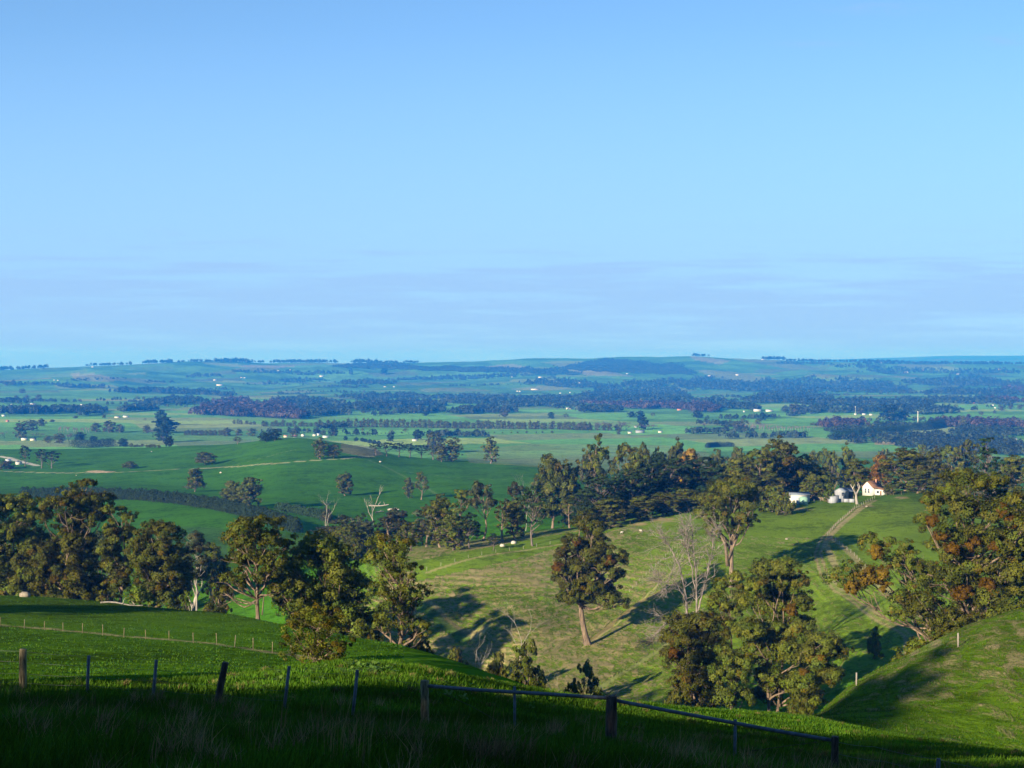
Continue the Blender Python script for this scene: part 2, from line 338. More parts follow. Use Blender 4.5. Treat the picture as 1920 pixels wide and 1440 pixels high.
# paddocks of the valley: skewed fields
ang = .35; xr = XX*math.cos(ang)+YY*math.sin(ang); yr = -XX*math.sin(ang)+YY*math.cos(ang)
fx = 300+0*xr; ci = np.floor((xr+60*fbm(yr/500, xr/500, 2))/300.).astype(int); cj = np.floor((yr+ci*77)/210.).astype(int)
h1 = _P[ci & 255, (cj*7) & 255]; h2 = _P[(ci*5+11) & 255, cj & 255]
far = sstep(1900, 2300, YY)[..., None]
fc = np.stack([0.052+.050*h2*(h1 > .72)+.012*h1, 0.125+.03*h1, 0.020+.016*h1], -1)*1.65*(0.68+.62*h2)[..., None]
brown = ((h1 > .88))[..., None]*0.4; fc = fc*(1-brown)+np.array([.15, .13, .07])*brown
fc *= (1+.10*fbm(XX/90, YY/90, 3))[..., None]
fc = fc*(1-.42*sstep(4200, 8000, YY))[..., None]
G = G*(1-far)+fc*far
# mid-valley hills are a deeper, even green
mid = (sstep(700, 800, YY)*(1-sstep(1850, 2000, YY)))[..., None]*(XX/YY < .08)[..., None]
mg = np.array([0.030, 0.094, 0.002])*(1+.16*fbm(XX/200+9, YY/120, 4))[..., None]; G = G*(1-mid*.85)+mg*mid*.85
def paint(mask, col, k=1.0):
    global G
    m = (mask*k)[..., None]; G = G*(1-m)+np.array(col)*m
# tan flats beyond the second hill
tn = in_poly([(870, 845), (1000, 832), (1250, 835), (1330, 850), (1330, 885), (1100, 890), (1040, 880), (960, 872), (880, 868)], UU, VV) & (YY > 1300)
paint(tn*(.6+.4*np.clip(fbm(XX/50, YY/50, 3)+.4, 0, 1)), (.15, .17, .06), .6)
tn = in_poly([(640, 832), (700, 838), (720, 852), (690, 858), (640, 848)], UU, VV) & (YY > 1300); paint(tn*1., (.14, .12, .06), .7)
tn = in_poly([(1640, 826), (1800, 826), (1800, 832), (1640, 834)], UU, VV) & (YY > 1500); paint(tn*1., (.30, .22, .12), .8)
for pg in ([(130,700),(175,700),(230,712),(200,716),(140,712)], [(460,684),(560,686),(520,690),(450,688)], [(880,690),(960,682),(1000,690),(960,697)], [(1050,690),(1130,694),(1190,706),(1100,704)], [(1290,666),(1370,676),(1350,684),(1300,674)]):
    paint((in_poly(pg, UU, VV) & (YY > 6500))*1., (.20, .17, .10), .55)
# rough dry pasture on the near spur
spur = (sstep(300, 350, YY)*(1-sstep(560, 640, YY)))*(sstep(-75, -35, XX))
sp_ = spur[..., None]*.75; G = G*(1-sp_)+np.array([.108, .150, .013])*(1+.25*nA)*sp_
rh_ = (sstep(60, 95, YY)*(1-sstep(210, 260, YY))*sstep(1400, 1560, UU))[..., None]*.85; G = G*(1-rh_)+np.array([.078, .128, .008])*(1+.35*nA)*rh_
DRY = spur*1.0
keep = in_poly([(780, 1052), (1000, 1010), (1300, 962), (1640, 925), (1760, 960), (1560, 1010), (1300, 1000), (1180, 985), (1100, 1010), (1000, 1040), (780, 1090)], UU, VV); DRY = np.where(keep, DRY*.15, DRY)
keep = in_poly([(1560, 1010), (1650, 940), (1920, 940), (1920, 1130), (1760, 1130), (1600, 1060)], UU, VV) & (YY > 330); DRY = np.where(keep, DRY*.22, DRY)
kp = sstep(1120, 1320, UU+40*fbm(XX/9, YY/9, 3))*(YY > 300)*(YY < 640); DRY = DRY*(1-.38*kp)
DRY = np.maximum(DRY, (XX > 2)*(sstep(60, 110, YY)*(1-sstep(210, 260, YY)))*(UU > 1450)*.78)
LINES = []
def road(pts, wdt, col, k=.9, soft=.5, dry=0.0):
    global DRY
    pl = wline(pts) if not isinstance(pts, np.ndarray) else pts
    lo = pl.min(0)-wdt*3; hi = pl.max(0)+wdt*3
    sel = (XX > lo[0]) & (XX < hi[0]) & (YY > lo[1]) & (YY < hi[1])
    d = np.full(XX.shape, 1e9); d[sel] = dist_line(pl, XX[sel], YY[sel]); d = d*(1+.25*fbm(XX/4, YY/4, 2))
    m = 1-sstep(wdt*soft, wdt, d); paint(m, col, k)
    DRY = np.where(m > .3, dry, DRY); return pl
TR = [(1640,938),(1605,955),(1570,985),(1545,1010),(1533,1035),(1545,1075),(1570,1105),(1610,1135),(1660,1165),(1705,1195),(1735,1220)]
TR = TR; pl = wline(TR)
road(pl, 2.0, (.15, .15, .05), .42)
def off(pl, d):
    t = np.gradient(pl, axis=0); t /= np.linalg.norm(t, axis=1)[:, None]; return pl+np.stack([-t[:, 1], t[:, 0]], 1)*d
road(off(pl, 0.9), .5, (.22, .16, .09), .75); road(off(pl, -0.9), .5, (.22, .16, .09), .75)
road([(1630,945),(1590,975),(1560,1002),(1548,1020),(1560,1045),(1570,1070)], 1.5, straw*.8, .7)
road([(1555,1010),(1580,1025),(1600,1045),(1640,1090),(1690,1130),(1730,1160)], 1.5, straw*.75, .7)
road([(1270,1180),(1200,1230),(1150,1255),(1090,1290)], 1.0, (.20,.17,.09), .45)
road([(1110,1200),(1150,1165),(1200,1130),(1240,1110)], 1.6, (.17,.11,.06), .7)
road([(1090,1215),(1180,1150),(1260,1075),(1330,1020)], 0.6, straw, .5)
road([(800,1075),(900,1045),(1000,1030),(1090,1015)], 1.2, straw*.8, .7)
road([(800,1130),(850,1165),(890,1185),(905,1175)], 3.2, straw*.8, .8)
road([(770,1125),(830,1165),(870,1190)], 2.4, (.045,.10,.015), .8, 0.8)
road([(0,1173),(60,1178),(160,1186),(280,1197),(400,1207),(500,1222),(560,1230),(600,1236)], 0.8, straw*.75, .8)
for s in (1, -1): pass
road([(0,884),(100,887),(230,886),(330,881),(420,876),(520,870),(640,862),(700,857)], 3.4, (.26,.26,.13), .9)
road([(172,884),(190,885),(205,886)], 8, (.36,.26,.15), 1.0)
road([(0,856),(20,861),(45,868),(70,874)], 5, (.42,.38,.30), .9)
road([(440,873),(500,858),(560,843)], 1.5, (.10,.16,.05), .6)
road([(690,862),(730,880),(790,910),(830,935)], 2, (.09,.15,.045), .6)
road([(730,880),(850,896),(960,900)], 1.6, (.09,.15,.045), .5)
road([(1640,798),(1720,800),(1800,795)], 7, (.30,.24,.20), .5)
for a in ([(0,742),(90,744),(190,752)], [(640,790),(960,786),(1280,784)], [(1280,812),(1500,808)], [(1640,775),(1920,790)]): road(a, 5, (.15,.16,.08), .5)
# bare scrapes near the farmhouse and on the pine side
for u, v, r in ((1625,950,3),(1560,1012,2.4),(1240,975,7),(1200,985,4),(1500,955,4),(1690,934,4),(1165,1004,1.2),(1750,845,10),(1800,872,10)):
    p = PV(u, v); d = np.hypot(XX-p[0], (YY-p[1])*.6); paint(1-sstep(r*.5, r, d*(1+.5*fbm(XX/3, YY/3, 2))), (.25, .18, .09), .75)
# leaf litter under gums; a darker green patch by the creek
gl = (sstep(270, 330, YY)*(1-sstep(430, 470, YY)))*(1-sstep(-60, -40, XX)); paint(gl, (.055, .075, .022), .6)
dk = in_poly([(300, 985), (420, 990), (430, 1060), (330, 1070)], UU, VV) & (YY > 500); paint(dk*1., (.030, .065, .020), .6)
# near verge is rough ground
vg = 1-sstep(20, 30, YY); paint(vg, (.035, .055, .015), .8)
nR, nC = XX.shape
idx = np.arange(nR*nC).reshape(nR, nC)
Q = np.stack([idx[:-1, :-1], idx[:-1, 1:], idx[1:, 1:], idx[1:, :-1]], -1).reshape(-1, 4)
DRYC = np.stack([np.clip(DRY, 0, 1)]*3, -1)

gm = bpy.data.materials.new('pasture'); gm.use_nodes = True; nt = gm.node_tree; b = nt.nodes['Principled BSDF']
ge = N(nt, 'ShaderNodeNewGeometry'); sp = N(nt, 'ShaderNodeSeparateXYZ'); L(nt, ge.outputs['Position'], sp.inputs[0])
ca = N(nt, 'ShaderNodeAttribute', attribute_name='ground_colour'); da = N(nt, 'ShaderNodeAttribute', attribute_name='dry')
def noise(scale, det=4.0, rough=.6, vec=None, dist=0.0):
    n = N(nt, 'ShaderNodeTexNoise', i_Scale=scale, i_Detail=det, i_Roughness=rough, i_Distortion=dist); L(nt, vec if vec is not None else ge.outputs['Position'], n.inputs['Vector']); return n.outputs[0]
nf = noise(1.7, 6.0, .78); ng = noise(.75, 5.0, .7); nm = noise(.22, 5.0, .65); nl = noise(.035, 4.0, .6)
var = mth(nt, 'ADD', mth(nt, 'ADD', mth(nt, 'MULTIPLY', mth(nt, 'ADD', nf, mth(nt, 'SUBTRACT', ng, .5)), .62), mth(nt, 'MULTIPLY', nm, .75)), mth(nt, 'MULTIPLY', nl, .7))
c = mixc(nt, 1.0, ca.outputs[0], ramp(nt, var, [(.62, .55), (1.0, 1.0), (1.38, 1.45)]), 'MULTIPLY')
# terracettes: treads follow the contours
hb = mth(nt, 'ADD', mth(nt, 'MULTIPLY', sp.outputs[2], 5.2), mth(nt, 'MULTIPLY', noise(.07, 4.0, .6), 7.0))
ter = mth(nt, 'ADD', mth(nt, 'MULTIPLY', mth(nt, 'SINE', hb), .5), .5)
mp = N(nt, 'ShaderNodeMapping'); mp.inputs['Scale'].default_value = (1, .45, 3.0); mp.inputs['Rotation'].default_value = (0, 0, .5); L(nt, ge.outputs['Position'], mp.inputs[0])
tuft = noise(.62, 6.0, .72, mp.outputs[0], .6)
sm = mth(nt, 'ADD', mth(nt, 'ADD', mth(nt, 'MULTIPLY', tuft, 1.22), mth(nt, 'MULTIPLY', ter, .07)), mth(nt, 'MULTIPLY', nl, .35))
sm = mth(nt, 'ADD', sm, mth(nt, 'MULTIPLY', mth(nt, 'SUBTRACT', da.outputs[2], 1.0), .34))
sm = ramp(nt, sm, [(.725, 0.0), (.90, 1.0)])
sm = mth(nt, 'MULTIPLY', sm, ramp(nt, da.outputs[2], [(.03, 0.0), (.2, 1.0)]))
c = mixc(nt, mth(nt, 'MULTIPLY', sm, .88), c, mixc(nt, nf, (.20, .155, .07), (.36, .28, .14)))
tb = mth(nt, 'ADD', mth(nt, 'MULTIPLY', sp.outputs[2], 9.0), mth(nt, 'MULTIPLY', noise(.16, 5.0, .65), 9.0))
tl = mth(nt, 'MULTIPLY', ramp(nt, mth(nt, 'SINE', tb), [(.35, 0.0), (.95, 1.0)]), mth(nt, 'MULTIPLY', ramp(nt, da.outputs[2], [(.03, 0.0), (.3, 1.0)]), ramp(nt, nm, [(.40, 0.1), (.58, 1.0)])))
c = mixc(nt, mth(nt, 'MULTIPLY', tl, .42), c, mixc(nt, 1.0, c, (.42, .50, .40), 'MULTIPLY'))
L(nt, c, b.inputs['Base Color']); b.inputs['Roughness'].default_value = .95; b.inputs['Specular IOR Level'].default_value = 0.0
hgt = mth(nt, 'ADD', mth(nt, 'ADD', mth(nt, 'MULTIPLY', ng, .30), mth(nt, 'MULTIPLY', nm, .7)), mth(nt, 'MULTIPLY', mth(nt, 'ADD', mth(nt, 'MULTIPLY', ter, .40), mth(nt, 'MULTIPLY', sm, .35)), da.outputs[2]))
bp = N(nt, 'ShaderNodeBump'); bp.inputs['Strength'].default_value = .8; bp.inputs['Distance'].default_value = 1.0; L(nt, hgt, bp.inputs['Height']); L(nt, bp.outputs[0], b.inputs['Normal'])
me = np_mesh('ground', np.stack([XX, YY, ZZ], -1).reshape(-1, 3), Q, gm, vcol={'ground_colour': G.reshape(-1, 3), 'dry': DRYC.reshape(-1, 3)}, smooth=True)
g = link('ground', me); g['kind'] = 'structure'; g['label'] = 'rolling green pasture falling from the roadside to the valley and far hills'
print('ground verts', nR*nC)

# ---------------------------------------------------------------- haze: one closed box of even air
hb = MB(); hb.box(-15600, 15600, -300, 24700, -175, 165)
hm = bpy.data.materials.new('valley haze'); hm.use_nodes = True; nt = hm.node_tree
nt.nodes.remove(nt.nodes['Principled BSDF']); pv = N(nt, 'ShaderNodeVolumePrincipled')
pv.inputs['Color'].default_value = (0.02, 0.27, 1.0, 1); pv.inputs['Absorption Color'].default_value = (.72, .72, .72, 1); pv.inputs['Density'].default_value = HAZE_D; pv.inputs['Anisotropy'].default_value = 0.0
L(nt, pv.outputs[0], nt.nodes['Material Output'].inputs['Volume'])
ho = hb.obj('haze', hm); ho['kind'] = 'stuff'; ho['label'] = 'blue haze lying over the valley'
# ---------------------------------------------------------------- foliage
def leaf_quads(C, Nn, size, rng, el=1.0):
    """C (n,3) centres, Nn (n,3) facing; returns V,Q of loose leaf sprays"""
    n = len(C); Nn = Nn/(np.linalg.norm(Nn, axis=1)[:, None]+1e-9)
    r = rng.normal(size=(n, 3)); a = np.cross(Nn, r); a /= np.linalg.norm(a, axis=1)[:, None]+1e-9; b = np.cross(Nn, a)
    s = size*rng.uniform(.55, 1.25, n)[:, None]
    a = a*s; b = b*s*rng.uniform(.35, .8, n)[:, None]*el
    k = Nn*s*.22
    V = np.stack([C-a, C-b*.9+k, C+a, C+b*.9+k], 1).reshape(-1, 3)
    return V, np.arange(4*n).reshape(n, 4)
def crown(blobs, rng, leaf=.42, per=46, nsub=14, flat=.75, rust=0.05, hue=1.0, shell=.55, up=.25, dens=1.0, rustcol=(1.45, .70, .45)):
    """blobs: (x,y,z,rx,ry,rz[,rusty]) -> leaf cards in puffs on the skin of every blob"""
    Cs, Ns, Ts = [], [], []
    for bl in blobs:
        x, y, z, rx, ry, rz = bl[:6]; rusty = len(bl) > 6 and bl[6]
        rm = (rx*ry*rz)**(1/3.)
        ns = max(4, int(nsub*dens*(rm/2.6)**1.7)) if not rusty else max(8, int(nsub*1.4))
        ns = min(ns, 90)
        d = rng.normal(size=(ns, 3)); d[:, 2] += up; d /= np.linalg.norm(d, axis=1)[:, None]
        R = np.array([rx, ry, rz]); rr = rng.uniform(shell, 1.0, ns)[:, None]; ol = rng.random(ns) < .16; rr[ol] *= rng.uniform(1.15, 1.4)
        c = np.array([x, y, z])+d*R*rr
        sr = rng.uniform(.24, .54, ns)*min(rm, 3.2)*(.88 if ns > 20 else 1.05)*np.where(ol, .7, 1.)
        for i in range(ns):
            k = int(per*rng.uniform(.7, 1.25)*max(.5, (sr[i]/1.1)**1.3))
            p = rng.normal(size=(k, 3)); p /= np.linalg.norm(p, axis=1)[:, None]+1e-9; p *= rng.uniform(.25, 1., k)[:, None]**.6
            Cs.append(c[i]+p*sr[i]*np.array([1, 1, flat])); Ns.append(p*.8+d[i]*.75+np.array([0, 0, .12])+rng.normal(size=(k, 3))*.30)
            v = rng.uniform(.65, 1.35); t = np.array([v*rng.uniform(.85, 1.2), v, v*rng.uniform(.7, 1.2)])
            if rusty: t = np.array(rustcol)*rng.uniform(.6, 1.1)
            elif rng.random() < rust: t = np.array([1.4, .9, .7])*rng.uniform(.6, 1.)
            Ts.append(t[None]*rng.uniform(.75, 1.3, (k, 1)))
    C = np.vstack(Cs); Nn = np.vstack(Ns); T = np.vstack(Ts)
    V, Q = leaf_quads(C, Nn, leaf, rng); return V, Q, T
def limb(mb, a, b, r0, r1, rng, bend=.12, n=6, sag=0.0, seg=7):
    a = np.asarray(a, float); b = np.asarray(b, float); L_ = np.linalg.norm(b-a)
    t = np.linspace(0, 1, seg)[:, None]; p = a+(b-a)*t; j = rng.normal(size=3)*bend*L_
    p = p+np.sin(t*PI)*j+np.sin(t*2*PI)*rng.normal(size=3)*bend*.4*L_; p[:, 2] += (np.sin(t*PI)*sag*L_)[:, 0]
    mb.tube(p, np.linspace(r0, r1, seg), n, cap=False); return p
def skeleton(blobs, H, rng, r=.45, lean=(0, 0), first=.3, n=7, subs=3, trunks=1, base=(0, 0, 0)):
    mb = MB(); base = np.array(base, float)
    top = max(b[2] for b in blobs); cx = np.mean([b[0] for b in blobs]); cy = np.mean([b[1] for b in blobs])
    for k in range(trunks):
        b0 = base+np.array([rng.normal()*.8, rng.normal()*.8, 0])*(k > 0)
        tp = np.array([cx*.7+lean[0]+rng.normal()*1.2*(k > 0), cy*.7+lean[1]+rng.normal()*(k > 0), top*.88])
        seg = 12; t = np.linspace(0, 1, seg)[:, None]; tr = b0+(tp-b0)*t; w_ = rng.normal(size=3)*.035*H; w_[2] = 0
        tr = tr+np.sin(t*PI)*w_+np.sin(t*2.2*PI)*rng.normal(size=3)*.012*H
        rad = r*(1-.82*t[:, 0]**.9)/(trunks**.35); rad[0] *= 1.35
        b1 = tr[0].copy(); b1[2] -= 1.2; mb.tube(np.vstack([b1, tr]), np.concatenate([[rad[0]*1.15], rad]), n, cap=False)
        for i, bl in enumerate(blobs):
            if trunks > 1 and i % trunks != k: continue
            c = np.array(bl[:3]); dz = c[2]; hh = np.clip((dz-np.hypot(c[0]-cx, c[1]-cy)*.75)/top, first*.8, .97)
            j = int(np.clip(hh*(seg-1), 1, seg-2)); s = tr[j]; rr = min(rad[j]*.75, .09*max(bl[3:6])+.05)
            pp = limb(mb, s, c, rr, rr*.35, rng, .08, 5, -.05)
            for q in range(subs):
                d = rng.normal(size=3); d /= np.linalg.norm(d); e = c+d*np.array(bl[3:6])*.85
                limb(mb, pp[rng.integers(3, 6)], e, rr*.4, rr*.12, rng, .1, 4, 0, 5)
    return mb
def bare(mb, base, H, rng, r=.35, spread=.5, depth=4, up=.5, n=5, kids=(2, 4)):
    def rec(p, d, L_, r_, k):
        e = p+d*L_; pp = limb(mb, p, e, r_, r_*.62, rng, .035, n if k > 1 else 4, 0, 5)
        if k <= 0 or r_ < .012: return
        for i in range(rng.integers(kids[0], kids[1]+1)):
            q = rng.normal(size=3); q -= d*np.dot(q, d); q /= np.linalg.norm(q)+1e-9
            nd = d*(1-spread*.45)+q*spread*rng.uniform(.5, 1.2)+np.array([0, 0, up*.3]); nd /= np.linalg.norm(nd)
            s = pp[rng.integers(2, 5)] if i else pp[-1]
            rec(s, nd, L_*rng.uniform(.55, .85), r_*rng.uniform(.42, .66), k-1)
    d0 = np.array([rng.normal()*.06, rng.normal()*.06, 1.]); rec(np.asarray(base, float)-np.array([0, 0, .8]), d0/np.linalg.norm(d0), H*.36, r, depth)

PROTO = {}
def proto(kind, k, lod):
    key = (kind, k, lod)
    if key in PROTO: return PROTO[key]
    import zlib
    rng = np.random.default_rng(zlib.crc32(repr(key).encode())); H = 20.0; bl = []; U = rng.uniform; wc = 10
    lf, per, nsub = {0: (.40, 60, 15), 1: (.66, 22, 9), 2: (1.25, 9, 5)}[lod]; subs = {0: 3, 1: 1, 2: 0}[lod]; tn = {0: 7, 1: 5, 2: 4}[lod]
    cm, bm, kw, sk = 'gum_leaf', 'bark', {}, {}
    def ring(z, R, n, r, rz=.8, jit=.35):
        a0 = U(0, 6.3)
        for i in range(n):
            a = a0+i*2*PI/n+U(-.4, .4); q = R*U(1-jit, 1+jit*.5); s = r*U(.75, 1.25); bl.append((q*math.cos(a), q*math.sin(a), z+U(-1, 1), s, s, s*rz))
    if kind in ('gum', 'greygum'):
        ring(H*.90, 1.4, 2, 2.0); ring(H*.78, 3.2, 4, 2.1); ring(H*.63, 4.4, 4, 2.2); 
        if k % 2: ring(H*.46, 4.2, 4, 1.9)
        if k % 3 == 0: ring(H*.33, 3.0, 3, 1.7)
        if k % 4 == 2: bl = [b for b in bl if U() > .2]
        kw = dict(rust=.07); cm = 'gum_leaf' if kind == 'gum' else 'grey_leaf'; wc = 11.5
    elif kind == 'densegum':
        ring(H*.90, 1.2, 2, 2.0); ring(H*.78, 2.8, 4, 2.2); ring(H*.62, 3.9, 5, 2.3); ring(H*.45, 4.2, 5, 2.2); ring(H*.28, 3.9, 5, 2.0); ring(H*.13, 3.2, 4, 1.7); bl.append((0, 0, H*.55, 2.6, 2.6, 6.0)); kw = dict(rust=.05); wc = 11.5
    elif kind == 'tallgum':
        ring(H*.93, .8, 2, 1.3); ring(H*.84, 1.7, 3, 1.5); ring(H*.72, 2.3, 3, 1.5); ring(H*.58, 2.3, 3, 1.3); ring(H*.42, 1.8, 2, 1.2); kw = dict(rust=.03); wc = 7
    elif kind == 'pine':      # old flat-topped pine: shelves of needles on a long trunk
        ring(H*.93, 2.2, 4, 1.9, .42); ring(H*.83, 3.8, 6, 2.1, .38); ring(H*.71, 4.6, 6, 2.1, .36); ring(H*.57, 3.8, 4, 1.8, .36)
        if k % 2: ring(H*.40, 3.2, 3, 1.6, .4)
        cm, bm = 'pine_leaf', 'dark_bark'; kw = dict(rust=0, flat=.5, up=.8, dens=1.3); wc = 12
    elif kind == 'conifer':   # tall layered conifer, widest in the middle
        for z, R, n in ((.95, .5, 2), (.86, 1.5, 4), (.75, 2.6, 5), (.62, 3.5, 6), (.49, 4.2, 7), (.36, 4.4, 7), (.24, 4.0, 6), (.12, 3.2, 5)): ring(H*z, R, n, 1.5, .5, .2)
        bl.append((0, 0, H*.45, 2.2, 2.2, 7.5)); cm, bm = 'pine_leaf', 'dark_bark'; kw = dict(rust=0, flat=.5, up=.6); wc = 11
    elif kind == 'roundtree':
        ring(H*.86, 2.0, 4, 2.4); ring(H*.66, 4.2, 7, 2.7); ring(H*.43, 4.9, 8, 2.7); ring(H*.2, 4.2, 7, 2.4); bl.append((0, 0, H*.5, 4, 4, 7.2)); cm, bm = 'dark_leaf', 'dark_bark'; kw = dict(rust=0, shell=.8); wc = 13.5
    elif kind == 'smallround':
        ring(H*.80, 2.6, 4, 2.9); ring(H*.55, 5.2, 7, 3.1); ring(H*.3, 5.6, 8, 3.0); bl.append((0, 0, H*.5, 5, 5, 6.5)); cm, bm = 'gum_leaf', 'bark'; kw = dict(rust=.03, shell=.7); wc = 16
    elif kind == 'autumn':
        ring(H*.82, 2.2, 4, 2.5); ring(H*.6, 4.6, 7, 2.8); ring(H*.36, 4.6, 7, 2.5); cm = 'autumn_leaf'; kw = dict(rust=0); wc = 14
    elif kind == 'bush':
        H = 6.0; ring(4.4, 1.0, 3, 1.5); ring(2.9, 2.2, 6, 1.5); ring(1.3, 2.5, 7, 1.3); bl.append((0, 0, 2.6, 1.8, 1.8, 2.2)); cm = 'gum_leaf'; kw = dict(rust=.05, shell=.7); wc = 7.5; lf *= .7; nsub *= 2
    elif kind == 'brightbush':
        H = 6.0; ring(4.8, .8, 3, 1.1); ring(3.4, 1.8, 5, 1.2); ring(1.8, 2.0, 5, 1.1); cm = 'bright_leaf'; kw = dict(rust=0, shell=.6); wc = 6; lf *= .6; nsub *= 2
    elif kind == 'dead':
        mb = MB(); bare(mb, (0, 0, 0), H, rng, .38, .62, 5 if lod < 2 else 4, .25, 6); PROTO[key] = (mb.mesh('trunk', M['pale_bark'], True), None, H, 10.0); return PROTO[key]
    elif kind in ('bare', 'poplar'):
        mb = MB(); bare(mb, (0, 0, 0), H, rng, .30, .7 if kind == 'bare' else .28, 5 if lod < 2 else 4, .35 if kind == 'bare' else 1.4, 5, (3, 4))
        tm = mb.mesh('trunk', M['twig' if kind == 'bare' else 'pale_bark'], True)
        V = np.vstack(mb.V); zz = V[:, 2]; sel = V[zz > H*.45]; pick = sel[rng.integers(0, len(sel), {0: 2600, 1: 1300, 2: 420}[lod])]+rng.normal(size=({0: 2600, 1: 1300, 2: 420}[lod], 3))*.45
        V, Q = leaf_quads(pick, rng.normal(size=pick.shape), {0: .28, 1: .4, 2: .8}[lod], rng, .25)
        T = np.repeat(rng.uniform(.7, 1.4, (len(Q), 1)), 3, 1)
        PROTO[key] = (tm, np_mesh('crown', V, Q, M['twig'], fcol=T), H, 11.0 if kind == 'bare' else 5.0); return PROTO[key]
    V, Q, T = crown(bl, rng, lf, per, nsub, **{**dict(flat=.75), **kw})
    mb = skeleton(bl, H, rng, .42 if H > 10 else .16, subs=subs, n=tn)
    PROTO[key] = (mb.mesh('trunk', M[bm], True), np_mesh('crown', V, Q, M[cm], fcol=T), H, wc); return PROTO[key]
NAMES = dict(gum='gum_tree', greygum='gum_tree', densegum='gum_tree', tallgum='gum_tree', pine='pine_tree', conifer='conifer_tree', roundtree='cypress_tree', smallround='paddock_tree', autumn='autumn_tree', bush='shrub', brightbush='shrub', dead='dead_tree', bare='leafless_tree', poplar='poplar_tree')
CATS = dict(gum='tree', greygum='tree', densegum='tree', tallgum='tree', pine='pine tree', conifer='conifer', roundtree='cypress tree', smallround='tree', autumn='autumn tree', bush='shrub', brightbush='shrub', dead='dead tree', bare='leafless tree', poplar='poplar tree')
def put_tree(kind, loc, h, wdt, label, group=None, k=None, rz=None, lod=None):
    Y = loc[1]; lod = (0 if Y < 1100 else 1 if Y < 2600 else 2) if lod is None else lod
    if k is None: k = random.randrange(6)
    tm, cm_, H, W = proto(kind, k % 6, lod); s = h/H; sx = wdt/W
    sx = min(max(sx, s*.45), s*2.2)
    o = thing(NAMES[kind], label, CATS[kind], loc, random.uniform(0, 6.28) if rz is None else rz, group)
    o.scale = (sx, sx, s); link('trunk', tm, o)
    if cm_: link('crown', cm_, o)
    return o
def T(kind, u, vb, vt, wpx, label, group=None, Y=None, k=None):
    loc = P(u, Y) if Y else PV(u, vb); Y = loc[1]
    zt = -(vt-HV)/F*Y; h = zt-loc[2]
    if h < 2: print('LOW TREE', kind, u, vb, vt, 'Y', round(Y), 'h', round(h, 1)); h = 2
    if h > 48: print('TALL TREE', kind, u, vb, vt, 'Y', round(Y), 'h', round(h, 1)); h = 48
    loc = (loc[0], loc[1], loc[2]-.15)
    return put_tree(kind, loc, h, wpx/F*Y, label, group, k)
def K(name, cat, u, Y, blobs, label, leaf=.36, per=70, nsub=20, r=.5, mat='gum_leaf', bark='bark', seed=1, trunks=1, dens=1.0, lean=(0, 0), depth=.8, subs=3, limbs=(), rustp=.05, fill=True, up=.25, flat=.75, shell=.5, sink=.2, first=.3):
    """a tree of its own: blobs are (pixel offset, pixel row, radius across, radius up, rusty) at distance Y"""
    rng = np.random.default_rng(seed); loc = P(u, Y); m = Y/F; bl = []
    W = max(abs(b[0])+b[2] for b in blobs)
    for b in blobs:
        du, v, ru = b[:3]; rv = b[3] if len(b) > 3 and b[3] else ru*.8; ru *= .9; rv *= .92; rusty = len(b) > 4 and b[4]
        dmax = math.sqrt(max(0, W*W-du*du))*depth
        dy = rng.uniform(-1, 1)*dmax*.75
        if rusty: dy = -dmax*.7
        z = -(v-HV)/F*Y-loc[2]
        bl.append((du*m, dy*m, z, ru*m, ru*m, rv*m, rusty))
        if fill and not rusty and dmax > 1.4*ru:
            d2 = dy-math.copysign(dmax*.9, dy); bl.append((du*m*.8+rng.normal()*m*4, d2*m, z+rng.normal()*m*5, ru*m*.95, ru*m*.95, rv*m*.95, False))
    V, Q, Tt = crown(bl, rng, leaf*.80, int(per*1.3), int(nsub*1.1), flat=flat, rust=rustp, dens=dens, up=up, shell=shell)
    H = max(b[2]+b[5] for b in bl)
    o = thing(name, label, cat, (loc[0], loc[1], loc[2]-sink))
    mb = skeleton([b for b in bl if not b[6]] or bl, H, rng, r, subs=subs, trunks=trunks, lean=lean, first=first)
    for a in limbs:      # bare limbs: list of (du, v) points and radius
        pts = [(q[0]*m, rng.normal()*.4, -(q[1]-HV)/F*Y-loc[2]) for q in a[:-1]]; mb.tube(pts, np.linspace(a[-1], a[-1]*.3, len(pts)), 6)
    link('trunk', mb.mesh('trunk', M[bark], True), o); link('crown', np_mesh('crown', V, Q, M[mat], fcol=Tt), o)
    print('K', u, 'H', round(H, 1), 'leaves', len(Q)); return o

# ---- the big trees, each with its own outline
K('gum_tree', 'tree', 20, 345, [(-60,960,38),(-20,940,34,20),(25,945,30,18),(55,960,24,14),(-45,1010,42),(10,1000,44),(50,1020,30),(-30,1060,46),(25,1060,40),(55,1075,26),(-40,1100,40),(10,1105,42),(48,1108,30,20)],
  'dark wide gum at the left edge of the photo, on the paddock crest', seed=11, trunks=2)
K('gum_tree', 'tree', 150, 340, [(-8,915,24,13),(-45,940,24,15),(-5,938,34,18),(35,940,26,16),(-52,965,18,12),(-15,972,36,20),(30,970,24),(-30,1000,26),(5,1010,30),(-5,1040,34),(-65,1030,32,20),(-100,1045,26,16),(-45,1065,40),(5,1075,42),(-10,1110,46,24),(-65,1085,28,18),(35,1100,34,24)],
  'tallest gum at the left, its layered crown rising above the hedge', seed=12, r=.62)
K('gum_tree', 'tree', 222, 330, [(-4,958,18,10),(18,972,16,12),(-12,985,20,14),(8,1000,28,16),(-18,1025,26,16),(-8,1055,24),(16,1062,18),(0,1090,26,20),(-15,1115,30,18)],
  'narrow gum with a small high tuft, between the tallest gum and the bushy one', seed=13, lean=(1, 0))
